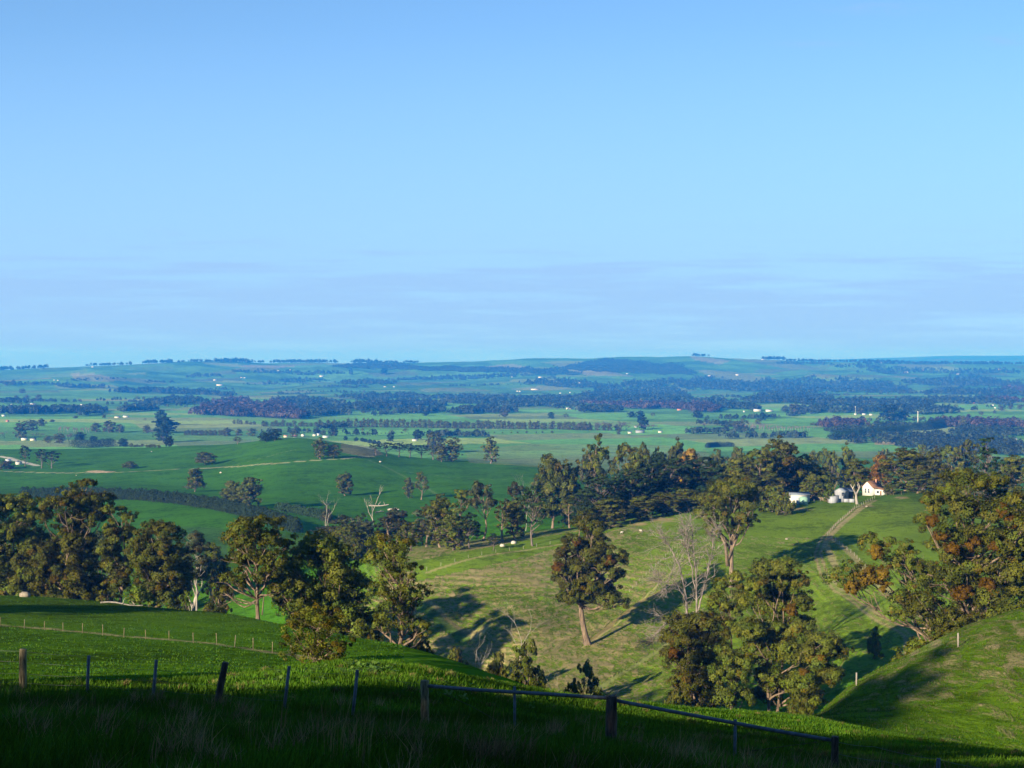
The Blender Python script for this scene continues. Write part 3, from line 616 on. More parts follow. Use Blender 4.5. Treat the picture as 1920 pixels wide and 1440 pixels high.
K('gum_tree', 'tree', 292, 325, [(-30,1005,24,16),(0,990,26,14),(28,998,28,18),(-38,1035,26),(5,1030,34,26),(42,1035,26,26),(-25,1065,34,26),(22,1070,38,28),(50,1080,22,22),(-15,1100,38,24),(30,1110,34,24)],
  'dense bushy gum with several pale stems right of the narrow tufted gum', seed=14, trunks=4, rustp=.08)
K('gum_tree', 'tree', 366, 420, [(-8,1010,22,16),(12,1025,18,12),(-14,1045,20,14),(14,1055,16,12),(0,1075,18,12)],
  'grey pale-trunked gum in the gap behind the bushy gum', seed=15, mat='grey_leaf', bark='pale_bark')
K('gum_tree', 'tree', 484, 226, [(-30,985,30,17),(2,978,34,14),(-55,1010,26,18),(-18,1010,34,20),(28,1005,32,20),(55,1020,20,14),(-50,1042,24,16),(-5,1045,36,20),(38,1045,28,20),(-60,1085,22,16),(-30,1080,22,14),(20,1078,26,18),(-72,1110,16,12),(45,1100,20,16)],
  'umbrella-crowned gum with a bare pinkish forked trunk on the crest left of centre', seed=16, r=.36, first=.42, leaf=.30,
  limbs=[[(0,1150),(-6,1105),(-22,1068),(-44,1050),.16],[(0,1130),(-40,1120),(-80,1140),(-110,1142),.09],[(8,1150),(11,1120),(10,1085),.12]])
K('gum_tree', 'tree', 600, 235, [(-28,1020,26,18),(8,1015,30,15),(38,1030,28,18),(-50,1055,30,22),(-5,1050,40,26),(50,1062,34,28),(-70,1090,30,24),(-25,1095,40,28),(30,1095,44,30),(75,1100,32,32),(-80,1130,28,22),(-30,1135,44,26),(25,1140,46,28),(80,1140,38,32),(-45,1165,34,20),(60,1175,44,28),(98,1165,24,28)],
  'largest dark gum in the clump left of centre, behind the round wattle', seed=17, r=.6, leaf=.30, dens=1.25, trunks=2,
  limbs=[[(40,1140),(62,1130),(85,1122),.12]])
K('gum_tree', 'tree', 738, 215, [(-25,1015,28,14),(6,1022,30,16),(-40,1045,26,16),(8,1050,34,18),(-5,1080,34,20),(38,1062,20,13),(-28,1105,26,18),(25,1100,30,16),(52,1112,22,15),(0,1130,28,16),(40,1135,24,14),(15,1160,28,16),(52,1170,22,14),(-25,1165,24,20),(58,1185,16,9),(30,1200,24,14)],
  'gum with rusty trunk and long side branches, right end of the left clump', seed=18, r=.42, leaf=.28, limbs=[[(-2,1120),(30,1112),(55,1110),.10]])
K('wattle_shrub', 'shrub', 596, 112, [(-25,1155,26,18),(10,1148,30,18),(-50,1178,24,20),(-8,1175,34,24),(35,1172,30,22),(-58,1205,20,16),(-20,1205,34,22),(25,1205,36,24),(52,1200,20,18),(0,1228,36,16),(38,1225,24,14)],
  'round olive-brown wattle bush at the foot of the dark gums', seed=19, r=.12, leaf=.13, per=80, nsub=46, rustp=.16, shell=.75, depth=.9)
K('gum_tree', 'tree', 1102, 405, [(-14,976,20,13),(8,984,24,16),(-30,1012,24,15),(20,1015,30,18),(-42,1035,26,15),(0,1035,34,18),(42,1030,24,14),(62,1048,22,13),(-52,1060,20,14),(-20,1062,32,18),(25,1060,32,18),(60,1078,20,12),(-40,1090,26,16),(0,1090,36,18),(40,1095,26,14),(-38,1118,26,13),(-5,1120,32,14),(35,1120,34,13),(66,1128,18,9),(-55,1062,14,12,1),(-22,1010,10,9,1),(38,1045,12,9,1)],
  'tall lone gum with a bare orange trunk in the middle of the dry slope', seed=20, r=.95, first=.46, leaf=.42, per=70, nsub=12, rustp=.04, depth=.65, dens=.9)
K('gum_tree', 'tree', 1308, 300, [(-35,1165,26,18),(5,1160,34,18),(40,1165,26,18),(-50,1195,24,22),(-10,1195,40,26),(40,1195,30,24),(-40,1235,32,26),(10,1235,40,28),(-30,1275,34,24),(20,1280,38,26),(-20,1310,40,18),(30,1312,34,16),(-48,1215,12,12,1)],
  'dark leafy gum at the lower left of the gully clump, under the bleached dead tree', seed=21, r=.5, leaf=.34, trunks=3, rustp=.12)
K('gum_tree', 'tree', 1452, 290, [(-25,1062,30,18),(12,1055,34,16),(-45,1090,28,20),(0,1092,44,26),(45,1090,24,20),(-40,1130,32,24),(10,1135,44,28),(55,1135,30,22),(-55,1170,34,22),(-10,1180,38,26),(45,1175,42,24),(85,1195,36,20),(20,1215,42,24),(70,1225,40,24),(112,1215,28,16),(-30,1225,32,24),(-10,1265,36,24),(40,1270,36,24),(90,1260,36,20),(0,1305,34,24),(60,1305,36,22),(22,1135,12,11,1),(80,1225,11,11,1),(45,1250,10,10,1)],
  'broadest gum of the gully clump, with stepped crown and white twisted limbs', seed=22, r=.5, leaf=.34, trunks=2, fill=False, dens=1.7, depth=.5, nsub=26, rustp=.06, limbs=[[(5,1240),(-10,1190),(-28,1150),(-32,1130),.16],[(0,1290),(-60,1275),(-110,1240),.10],[(45,1190),(70,1180),(72,1160),.09],[(6,1330),(10,1290),(30,1255),.2]])
K('gum_tree', 'tree', 1372, 285, [(-12,1225,24,18),(18,1232,26,18),(-28,1258,24,20),(12,1265,32,24),(-15,1295,34,22),(22,1305,28,20)],
  'low rounded gum between the dark leafy gum and the broadest one', seed=23, r=.3, leaf=.32)
K('gum_tree', 'tree', 1368, 300, [(-18,1090,22,14),(8,1078,22,12),(20,1105,18,14),(-20,1125,26,18),(5,1140,24,16),(-12,1165,24,14)],
  'thin straggly gum right behind the bleached dead tree', seed=24, r=.28, rustp=.15, dens=.8)
K('gum_tree', 'tree', 1830, 235, [(-55,915,34,16),(-10,900,46,16),(35,908,40,16),(75,930,32,16),(-85,945,26,22),(-95,975,24,20),(-30,950,40,24),(25,955,44,22),(85,965,40,18),(-20,1000,44,26),(30,1010,44,28),(75,1010,34,26),(-60,1030,34,26),(-5,1060,46,28),(50,1065,42,30),(95,1050,34,34),(-90,1075,34,28),(-45,1100,44,28),(10,1115,46,28),(70,1115,44,30),(-110,1125,34,24),(-70,1150,44,24),(-10,1160,48,24),(50,1160,46,26),(-40,1190,50,20),(10,1195,50,18),
   (-80,995,16,14,1),(-95,970,12,12,1),(28,950,12,18,1),(45,970,12,14,1),(-25,1010,18,12,1),(-60,1020,14,12,1),(-45,1100,22,16,1),(0,1085,16,14,1),(15,1015,12,10,1)],
  'big spreading gum with many rusty mistletoe clumps, at the right edge of the photo', seed=25, r=.7, leaf=.30, trunks=2, rustp=.07, depth=.6, dens=1.05, limbs=[[(0,1190),(20,1140),(45,1125),(62,1118),.22],[(-50,1230),(-75,1205),(-100,1180),.14],[(-20,1215),(-35,1180),.15],[(-10,1100),(-25,1070),(-30,1030),.12]])
K('gum_tree', 'tree', 1745, 245, [(-115,1020,24,16),(-80,1015,26,14),(-50,1040,24,12),(-100,1035,20,14),(-175,1085,26,22),(-155,1060,20,14),(-60,1052,34,14),(-20,1060,24,16),(-30,1090,30,20),(-60,1120,30,20),(-20,1130,32,22),(-75,1145,24,14),(-128,1075,26,26,1),(-100,1075,18,32,1),(-112,1030,12,18,1),(-155,1095,14,14,1)],
  'leaning gum whose long branch of rusty mistletoe hangs over the farm track', seed=26, r=.4, leaf=.30, rustp=.18, depth=.35, limbs=[[(0,1215),(-30,1160),(-60,1120),(-85,1090),(-120,1085),.2],[(-30,1150),(-50,1075),(-80,1062),(-105,1066),.12]])
K('gum_tree', 'tree', 1915, 250, [(-10,995,30,20),(30,1010,34,24),(-5,1040,34,26),(40,1050,34,30),(0,1085,34,24),(30,1110,34,26)],
  'gum cut by the right edge of the photo, beside the mistletoe-laden one', seed=27, r=.4, leaf=.30, rustp=.15)
K('gum_tree', 'tree', 1372, 440, [(-25,912,26,12),(12,908,30,12),(40,925,22,12),(-48,935,24,14),(-8,935,32,14),(30,945,26,12),(-58,962,20,12),(-25,962,26,13),(12,965,24,12),(38,975,18,10),(-40,985,20,10),(5,990,22,10)],
  'gum with a thick twisted trunk and open crown, casting the long shadow on the slope', seed=28, r=.85, first=.3, leaf=.40, nsub=12, rustp=.05, limbs=[[(-8,1060),(-12,1020),(-26,990),(-40,970),.6],[(-8,1050),(12,1000),(30,985),(40,965),.45]])
# ---- bleached dead trees
def dead_tree(u, Y, vt, label, seed, r=.35, twin=False, spread=.5, lean=0, depth=5):
    rng = np.random.default_rng(seed); loc = P(u, Y); H = -(vt-HV)/F*Y-loc[2]; mb = MB()
    bare(mb, (0, 0, 0), H*1.05, rng, r, spread, depth, .5, 6, (2, 3))
    if twin: bare(mb, (-17*Y/F, 1, -1.), H*.9, rng, r*.85, spread*1.1, depth, .35, 6, (2, 3)); bare(mb, (5*Y/F, .5, 0), H*.75, rng, r*.7, spread, depth-1, .5, 6, (2, 3))
    V = np.vstack(mb.V); k = H/max(V[:, 2].max(), 1)
    o = thing('dead_tree', label, 'dead tree', loc); me = mb.mesh('trunk', M['pale_bark'], True); t = link('trunk', me, o); t.scale = (k, k, k); return o
def stag(u, Y, stems, label, seed):
    rng = np.random.default_rng(seed); loc = P(u, Y); mb = MB(); m = Y/F
    def twig(p, d, L_, r_, k):
        e = p+d*L_; pp = limb(mb, p, e, r_, r_*.5, rng, .07, 4, 0, 5)
        if k <= 0: return
        for i in range(rng.integers(2, 5)):
            nd = d+rng.normal(size=3)*.55+np.array([0, 0, .12]); nd /= np.linalg.norm(nd); twig(pp[rng.integers(1, 5)], nd, L_*rng.uniform(.45, .75), r_*.55, k-1)
    for st in stems:
        r0, r1 = st[-2:]; pts = np.array([((a-u)*m, c, -(b-HV)/F*Y-loc[2]) for a, b, c in st[:-2]]); n = 16; t = np.linspace(0, len(pts)-1, n); pp = np.stack([np.interp(t, range(len(pts)), pts[:, q]) for q in range(3)], 1)+rng.normal(size=(n, 3))*.09
        pp[0, 2] -= .6 if st[0][1] > 1300 else 0; mb.tube(pp, np.linspace(r0, r1, n), 7)
        for i in range(5, n):
            for q in range(4 if i > 8 else 2):
                d = (pp[i]-pp[i-1]); d /= np.linalg.norm(d); s = rng.normal(size=3); d = d*.7+s*.55; d /= np.linalg.norm(d); twig(pp[i], d, rng.uniform(1.6, 4.2)*(1.15-i/n*.5), .055+.05*(1-i/n), 3)
    o = thing('dead_tree', label, 'dead tree', loc); link('trunk', mb.mesh('trunk', M['grey_wood'], True), o); return o
M['grey_wood'] = pmat('grey dead wood', (0.21, 0.175, 0.145), 0.9, 0.4, 1.5, stretch=(2, 2, .3))
stag(1300, 312, [[(1298,1330,0),(1293,1240,0),(1290,1170,.3),(1286,1110,.5),(1274,1060,.2),(1252,1020,-.5),(1238,1000,-1),.40,.05],[(1308,1330,.8),(1306,1230,.8),(1307,1150,1),(1306,1080,1),(1301,1020,1.4),(1298,978,1.5),.38,.05],[(1309,1150,1),(1320,1110,1.6),(1333,1060,2),(1340,1020,2.4),(1347,990,2.2),.22,.04],[(1306,1110,1),(1296,1060,0),(1286,1020,-1),(1282,985,-1.6),.18,.04],[(1290,1175,0),(1275,1160,-1),(1252,1160,-2),(1232,1180,-2.5),(1215,1200,-3),.14,.03],[(1288,1130,0),(1268,1095,-1),(1245,1092,-1.6),(1228,1080,-2),.12,.03]],
  'tallest dead gum, several bare grey stems above the gully clump', 31)
dead_tree(975, 395, 1118, 'slender dead tree with a pale straight stem on the dry slope', 32, .14, depth=4)
dead_tree(890, 372, 1178, 'small dead tree by the dark gully, left of the bright green bush', 33, .13, depth=4)
dead_tree(1040, 330, 1256, 'tiny white bare snag low in the gully, between two green bushes', 34, .12, depth=4, spread=.9)
dead_tree(700, 790, 909, 'dead white forked gum alone on the green valley floor', 35, .38, depth=4, spread=.42)
dead_tree(612, 745, 918, 'dead white gum at the tip of the dark hedge', 36, .4, depth=5)
dead_tree(358, 440, 1085, 'stout pale broken trunk in the gap left of centre', 37, .7, depth=2)
dead_tree(985, 690, 885, 'grey dead spire rising behind the long-trunked pine', 38, .2, depth=4, spread=.35)
# ---- bushes near the gully
T('brightbush', 985, 0, 1200, 76, 'bright green rounded bush at the end of the dark near slope', Y=330, k=1)
T('brightbush', 1097, 0, 1243, 36, 'small sunlit bush in the gully with a brown side, beside the white snag', Y=290, k=2)
T('brightbush', 1072, 0, 1268, 26, 'lowest little sunlit bush in the gully', Y=285, k=3)
T('brightbush', 1118, 0, 1280, 28, 'little bush just above the gate post at centre right', Y=280, k=4)
T('bush', 930, 0, 1222, 40, 'brown scrubby bush left of the bright green one', Y=355, k=2)
T('bush', 855, 0, 1205, 40, 'low dull bush at the dark gully edge', Y=370, k=3)
T('bush', 790, 0, 1190, 60, 'scrubby undergrowth bush under the rusty-trunked gum', Y=250, k=4)
T('bush', 700, 0, 1180, 50, 'low bush between the dark clump and the rusty-trunked gum', Y=230, k=0)
T('brightbush', 262, 0, 1090, 70, 'yellow-green wattle in front of the dense bushy gum', Y=300, k=5)
T('brightbush', 348, 0, 1110, 30, 'small yellow-green bush at the paddock fence end', Y=275, k=0)
T('bush', 95, 0, 1105, 60, 'dark low bush under the tallest gum on the left crest', Y=330, k=1)
T('bush', 400, 0, 1128, 60, 'thin low scrub beside the broken pale trunk', Y=300, k=5)
T('bush', 1640, 0, 1175, 30, 'small sapling bush beside the farm track near the big shadow', Y=330, k=1)
T('bush', 1720, 0, 1190, 90, 'leafy undergrowth at the right-hand crest fence', Y=200, k=3)
T('bush', 1800, 0, 1165, 110, 'thick undergrowth under the big spreading gum', Y=200, k=2)
T('bush', 1890, 0, 1120, 110, 'undergrowth at the top of the right-hand crest', Y=205, k=4)
T('bush', 1500, 0, 1290, 60, 'bushy regrowth at the foot of the gully clump', Y=270, k=4)
T('bush', 1270, 0, 1295, 60, 'low regrowth at the left foot of the gully clump', Y=285, k=0)
# ---- trees along the spur and round the farm: kind, u, base row (0 = use distance), top, width, label, distance
SP = [
 ('greygum',650,0,965,70,'grey scrubby gum behind the large dark clump',600),('greygum',690,0,975,60,'low grey gum right of the scrubby one, valley bottom',590),
 ('greygum',735,0,958,66,'grey gum with white limbs left of the dark spur trees',585),('gum',770,0,978,60,'lower gum in front of the grey white-limbed one',545),
 ('greygum',610,0,985,60,'grey gum below the hedge tip',650),('bush',660,0,1005,60,'grey undergrowth along the creek behind the clump',560),
 ('greygum',800,0,945,60,'grey gum at the left foot of the dark spur trees',570),('densegum',825,0,925,60,'dark dense gum, left one of the tall spur group',545),
 ('tallgum',868,0,915,56,'tall dark gum in the middle of the spur group',530),('greygum',905,0,900,60,'open grey-crowned gum rising highest in the spur group',560),
 ('densegum',850,0,960,60,'bushy tree at the foot of the tall spur group',520),('pine',880,0,965,44,'young pine with bare stem in the spur group',520),
 ('tallgum',942,0,940,44,'gum right of the spur group, half pine-like',540),('densegum',966,0,935,46,'dark gum beside the long-trunked pine',550),
 ('pine',998,0,910,58,'pine with a very long bare trunk standing alone on the spur edge',525),('pine',925,0,1000,26,'small young pine by the pale rocks',515),
 ('greygum',970,0,900,44,'grey gum just behind the long-trunked pine',640),
 ('smallround',1036,0,846,92,'large spreading gum with fanned pale limbs behind the spur',700),('densegum',1068,0,868,50,'dark gum at the right side of the large fanned gum',705),
 ('gum',1068,0,925,50,'leaning gum on the spur left of the pine grove',590),
 ('gum',1116,0,802,72,'tallest pale-trunked gum at centre, standing above the pine grove',720),('greygum',1100,0,845,44,'grey gum at the left shoulder of the tallest centre gum',740),
 ('gum',1172,0,825,66,'gum with straight pale trunk right of the tallest centre one',700),('densegum',1195,0,848,56,'dark gum between the centre gums and the pine grove',680),
 ('brightbush',1212,0,843,34,'light green tree top among the dark pines',700),('roundtree',1235,0,850,48,'dark green round tree behind the pine grove',690),
 ('gum',1208,0,825,30,'small thin gum standing behind the light green tree',830),('gum',1233,0,833,26,'little gum far behind the pine grove',840),
 ('densegum',1268,0,798,46,'dark tall tree behind the autumn tree at centre right',900),('autumn',1290,0,838,56,'brownish autumn tree behind the pine grove',780),
 ('pine',1120,0,890,76,'pine at the left end of the dark grove',575),('pine',1150,0,893,80,'flat-topped pine second from the left in the grove',590),('pine',1185,0,880,80,'pine in the left half of the dark grove',600),
 ('densegum',1140,0,935,70,'bushy dark tree under the left grove pines',560),('pine',1215,0,870,86,'broad pine in the middle of the dark grove',610),('densegum',1200,0,930,60,'dense tree under the middle grove pines',575),
 ('pine',1245,0,862,86,'tall pine right of the middle of the grove',625),('pine',1275,0,858,86,'broad dark pine near the right end of the grove',640),('densegum',1245,0,920,60,'low dark tree inside the grove, right of centre',590),
 ('pine',1308,0,855,90,'widest dark pine at the right end of the grove',650),('pine',1335,0,868,80,'right-hand last pine of the dark grove',640),('densegum',1290,0,915,60,'dark undergrowth tree beneath the right grove pines',600),
 ('densegum',1320,0,920,50,'dark tree joining the grove and the twisted gum',600),
 ('densegum',1395,0,850,66,'dark gum at the left of the tall farm gums',640),('gum',1425,0,838,70,'tall gum with pale limbs in the farm belt',635),('densegum',1462,0,822,80,'highest gum of the farm belt behind the white shed',650),
 ('densegum',1500,0,848,66,'broad dark gum right of the highest farm gum',660),('densegum',1525,0,870,50,'dark gum at the right end of the farm belt',665),('densegum',1440,0,885,70,'dark lower gum behind the tank shed',620),
 ('bush',1448,0,905,54,'brownish bushy tree left of the white shed',585),('bush',1474,0,922,36,'scrubby bush at the yard fence left of the tank',575),('densegum',1400,0,880,56,'gum in the shade left of the white shed',610),
 ('smallround',1525,0,885,44,'rounded green tree between the white shed and iron fence',625),('brightbush',1553,0,903,24,'small bright green shrub beside the iron fence',612),('smallround',1548,0,890,34,'dark hedge tree behind the iron fence',632),
 ('densegum',1603,0,856,54,'dense dark tree just left of the white house',652),('autumn',1650,0,850,50,'golden autumn tree behind the white house',700),
 ('densegum',1698,0,836,96,'large full gum right of the white house',660),('densegum',1668,0,905,40,'tree touching the right side of the white house',635),('densegum',1750,0,848,46,'dark brownish tree right of the large full gum',700),
 ('conifer',1852,0,822,76,'yellow-green layered conifer at right, above the spreading gum',600),('gum',1812,0,815,56,'thin gum with white trunk behind, left of the layered conifer',900),('gum',1785,0,830,60,'pale-limbed gum left of the white-trunked one',880),
 ('densegum',1905,0,850,60,'dark gum right of the layered conifer',680),('gum',1888,0,870,50,'grey-limbed gum beside the layered conifer',640),('bush',1800,0,890,50,'blue-grey shrub below the layered conifer',600),
 ('densegum',1770,0,880,60,'dark tree behind the crown of the spreading gum',620),('smallround',1900,0,905,60,'olive bushes at the right edge below the dark gum',600),('densegum',1720,0,880,60,'dark tree behind the first limbs of the spreading gum',640),
 # behind the spur, on the right
 ('gum',1300,0,808,30,'gum with pale stem behind the grove, first from the left',1100),('gum',1398,0,812,40,'pale-stemmed gum on the green rise behind the farm belt',1050),('densegum',1345,0,812,50,'dark gum mass behind the grove end',1000),
 ('bare',1327,0,800,26,'reddish leafless tree behind the grove',1150),('gum',1435,0,810,36,'gum left of the broad one behind the farm belt',1000),('gum',1475,0,795,56,'broad open gum behind the highest farm gum',1020),('densegum',1470,0,825,60,'dark trees under the broad open gum',980),
 ('gum',1522,0,815,36,'mushroom-shaped gum with pale stem right of the farm belt',1000),('gum',1550,0,822,46,'pale gum right of the mushroom-shaped one',980),('densegum',1590,0,820,40,'grey-green gum behind the dense dark tree',1000),('gum',1560,0,838,40,'gum below the pale one, in shade',960),
 ('greygum',1372,0,808,40,'grey gum in the hollow behind the grove',1080),('densegum',1385,0,822,40,'bushy gum under the pale-stemmed one',1000),
 ('greygum',1760,0,825,44,'grey gum far behind the dark brownish tree',1050),('densegum',1730,0,830,36,'round dark tree on the valley floor behind the full gum',1300),('smallround',1655,0,838,26,'round grey tree on the green flat behind the autumn tree',1300),
 # the green valley on the left
 ('smallround',365,922,876,40,'gum with a side lobe above the hedge, long shadow to its right',None),('smallround',437,0,900,46,'left half of the bushy tree pair above the hedge',960),('densegum',470,0,890,52,'right half of the bushy tree pair above the hedge',950),
 ('densegum',647,930,886,34,'gum with a clear stem left of the dead white gum',None),('densegum',766,935,893,20,'narrow dark gum, left of a pair in the valley',None),('gum',790,938,885,32,'pale-trunked gum, right of a pair in the valley',None),
 ('smallround',385,872,846,52,'dark wind-shaped tree clump above the farm road',None),('smallround',243,880,864,32,'low round tree by itself on the far left field',None),
 ('pine',47,875,836,26,'single dark macrocarpa next to the roadside shed',None),('pine',78,878,842,30,'left tree of the dark roadside pine clump',None),('pine',97,879,846,34,'right tree of the dark roadside pine clump',None),
 ('densegum',600,861,818,30,'slim gum on the hill crest by the farm road',None),('smallround',625,860,832,32,'round gum right of the slim crest gum',None),('densegum',920,869,818,34,'solitary tall gum with shadow on the brown paddock',None),
 ('bush',10,880,864,40,'dark shrubs in front of the roadside shed',None),
 ('greygum',612,0,950,26,'small dark-headed tree over the dead gum at the hedge tip',760),
 ('greygum',745,0,950,50,'grey gum at the valley edge behind the creek scrub',640),('greygum',675,0,962,46,'small grey gum above the creek scrub',660),
 ('densegum',395,0,1010,60,'dark creek-side tree seen through the gap',520),('densegum',335,0,1020,50,'shaded tree behind the bushy gum',500),('greygum',190,0,1000,60,'grey winter tree between the tallest and narrow gums',480),('densegum',415,0,1050,60,'dark low tree right of the gap',430),
]
for s_ in SP:
    kd, u, vb, vt, wp, lb, Yd = s_; T(kd, u, vb, vt, wp, lb, Y=Yd)
SH = [(705,850,831),(725,852,829),(748,853,830),(768,854,832),(790,855,834),(812,858,836)]
for i, (u, vb, vt) in enumerate(SH): T('pine', u, vb+4, vt, 34, 'stunted pine in the dark windbreak row on the middle hill', 'pines in the windbreak row on the middle hill')
T('smallround', 815, 850, 808, 44, 'big rounded gum behind the row of stunted pines'); T('densegum', 848, 866, 818, 44, 'bushy gum at the right end of the row of stunted pines'); T('densegum', 828, 866, 832, 30, 'dark tree beside the pale hay shed')
for i, (u, vb, vt) in enumerate([(648,826,817),(668,828,819),(679,829,820),(685,830,822),(694,832,823),(702,833,824),(710,835,826)]): T('roundtree', u, vb, vt, 9, 'small rounded cypress of the young row on the brown hill', 'young cypresses on the brown hill')
T('roundtree', 732, 829, 812, 15, 'dark upright cypress on the flat left of the white farmhouse'); T('roundtree', 784, 825, 804, 22, 'dark round tree behind the white farmhouse on the flat')
random.seed(33)
for i in range(26):
    u = 1085+i*10.6+random.uniform(-5, 5); yb = 560+(u-1085)*.26+random.uniform(0, 35); T(random.choice(('densegum','pine','roundtree')), u, 0, 925-(u-1085)*.10+random.uniform(-12, 10), 46, 'dark understorey tree filling the pine grove', 'understorey trees in the pine grove', Y=yb)
for i in range(15):
    u = 1370+i*12+random.uniform(-5, 5); T('densegum', u, 0, 872+random.uniform(-10, 14), 48, 'dark gum packed into the farm belt', 'packed gums of the farm belt', Y=660+random.uniform(0, 45))
for i in range(16):
    u = 640+i*17+random.uniform(-7, 7); T(random.choice(('greygum','densegum','bush')), u, 0, 985+random.uniform(-14, 14), 44, 'grey creek-side gum in the valley behind the near clump', 'creek-side gums in the valley', Y=575+random.uniform(0, 50))
# ---- long clipped conifer hedges
def hedge(pts, Wd, Ht, label, seed, n_per_m=15, pty='pine_leaf'):
    pl = wline(pts); rng = np.random.default_rng(seed); Cs = []; Ns = []; Ts = []
    seg = np.linalg.norm(np.diff(pl, axis=0), axis=1); cum = np.concatenate([[0], np.cumsum(seg)]); n = int(cum[-1]/1.9)
    for i in range(n):
        s = (i+.5)*cum[-1]/n; j = min(np.searchsorted(cum, s)-1, len(seg)-1); j = max(j, 0); p = pl[j]+(pl[j+1]-pl[j])*(s-cum[j])/seg[j]
        z0 = float(gz(p[0], p[1])); h = Ht*rng.uniform(.84, 1.12); w_ = Wd*rng.uniform(.85, 1.15); v = rng.uniform(.8, 1.25); k = 210
        t = rng.uniform(0, 1, k)**.8; a = rng.uniform(0, 2*PI, k); rr = w_*.5*(1-t**2.2)**.6*rng.uniform(.75, 1.05, k)
        Cs.append(np.stack([p[0]+rr*np.cos(a)*1.05, p[1]+rr*np.sin(a)*1.05, z0+t*h], 1)); Ns.append(np.stack([np.cos(a), np.sin(a), t*1.2], 1)+rng.normal(size=(k, 3))*.3); Ts.append(np.full((k, 3), v)*rng.uniform(.8, 1.25, (k, 1)))
    V, Q = leaf_quads(np.vstack(Cs), np.vstack(Ns), .55, rng)
    o = link('cypress_hedge', np_mesh('cypress_hedge', V, Q, M[pty], fcol=np.vstack(Ts))); tag(o, label, 'hedge'); return o
hedge([(40,934),(100,934),(180,935),(260,938),(330,944),(400,955),(455,968),(500,980),(540,992),(558,1000)], 7.0, 8.0, 'long curved conifer hedge sweeping across the left valley', 51)
hedge([(520,958),(560,963),(600,972),(615,978)], 6, 5.5, 'short dark hedge beyond the tip of the long curved one', 52)
hedge([(1375,838),(1345,838),(1325,840)], 8, 8, 'short bright hedge on the rise behind the pine grove', 53)
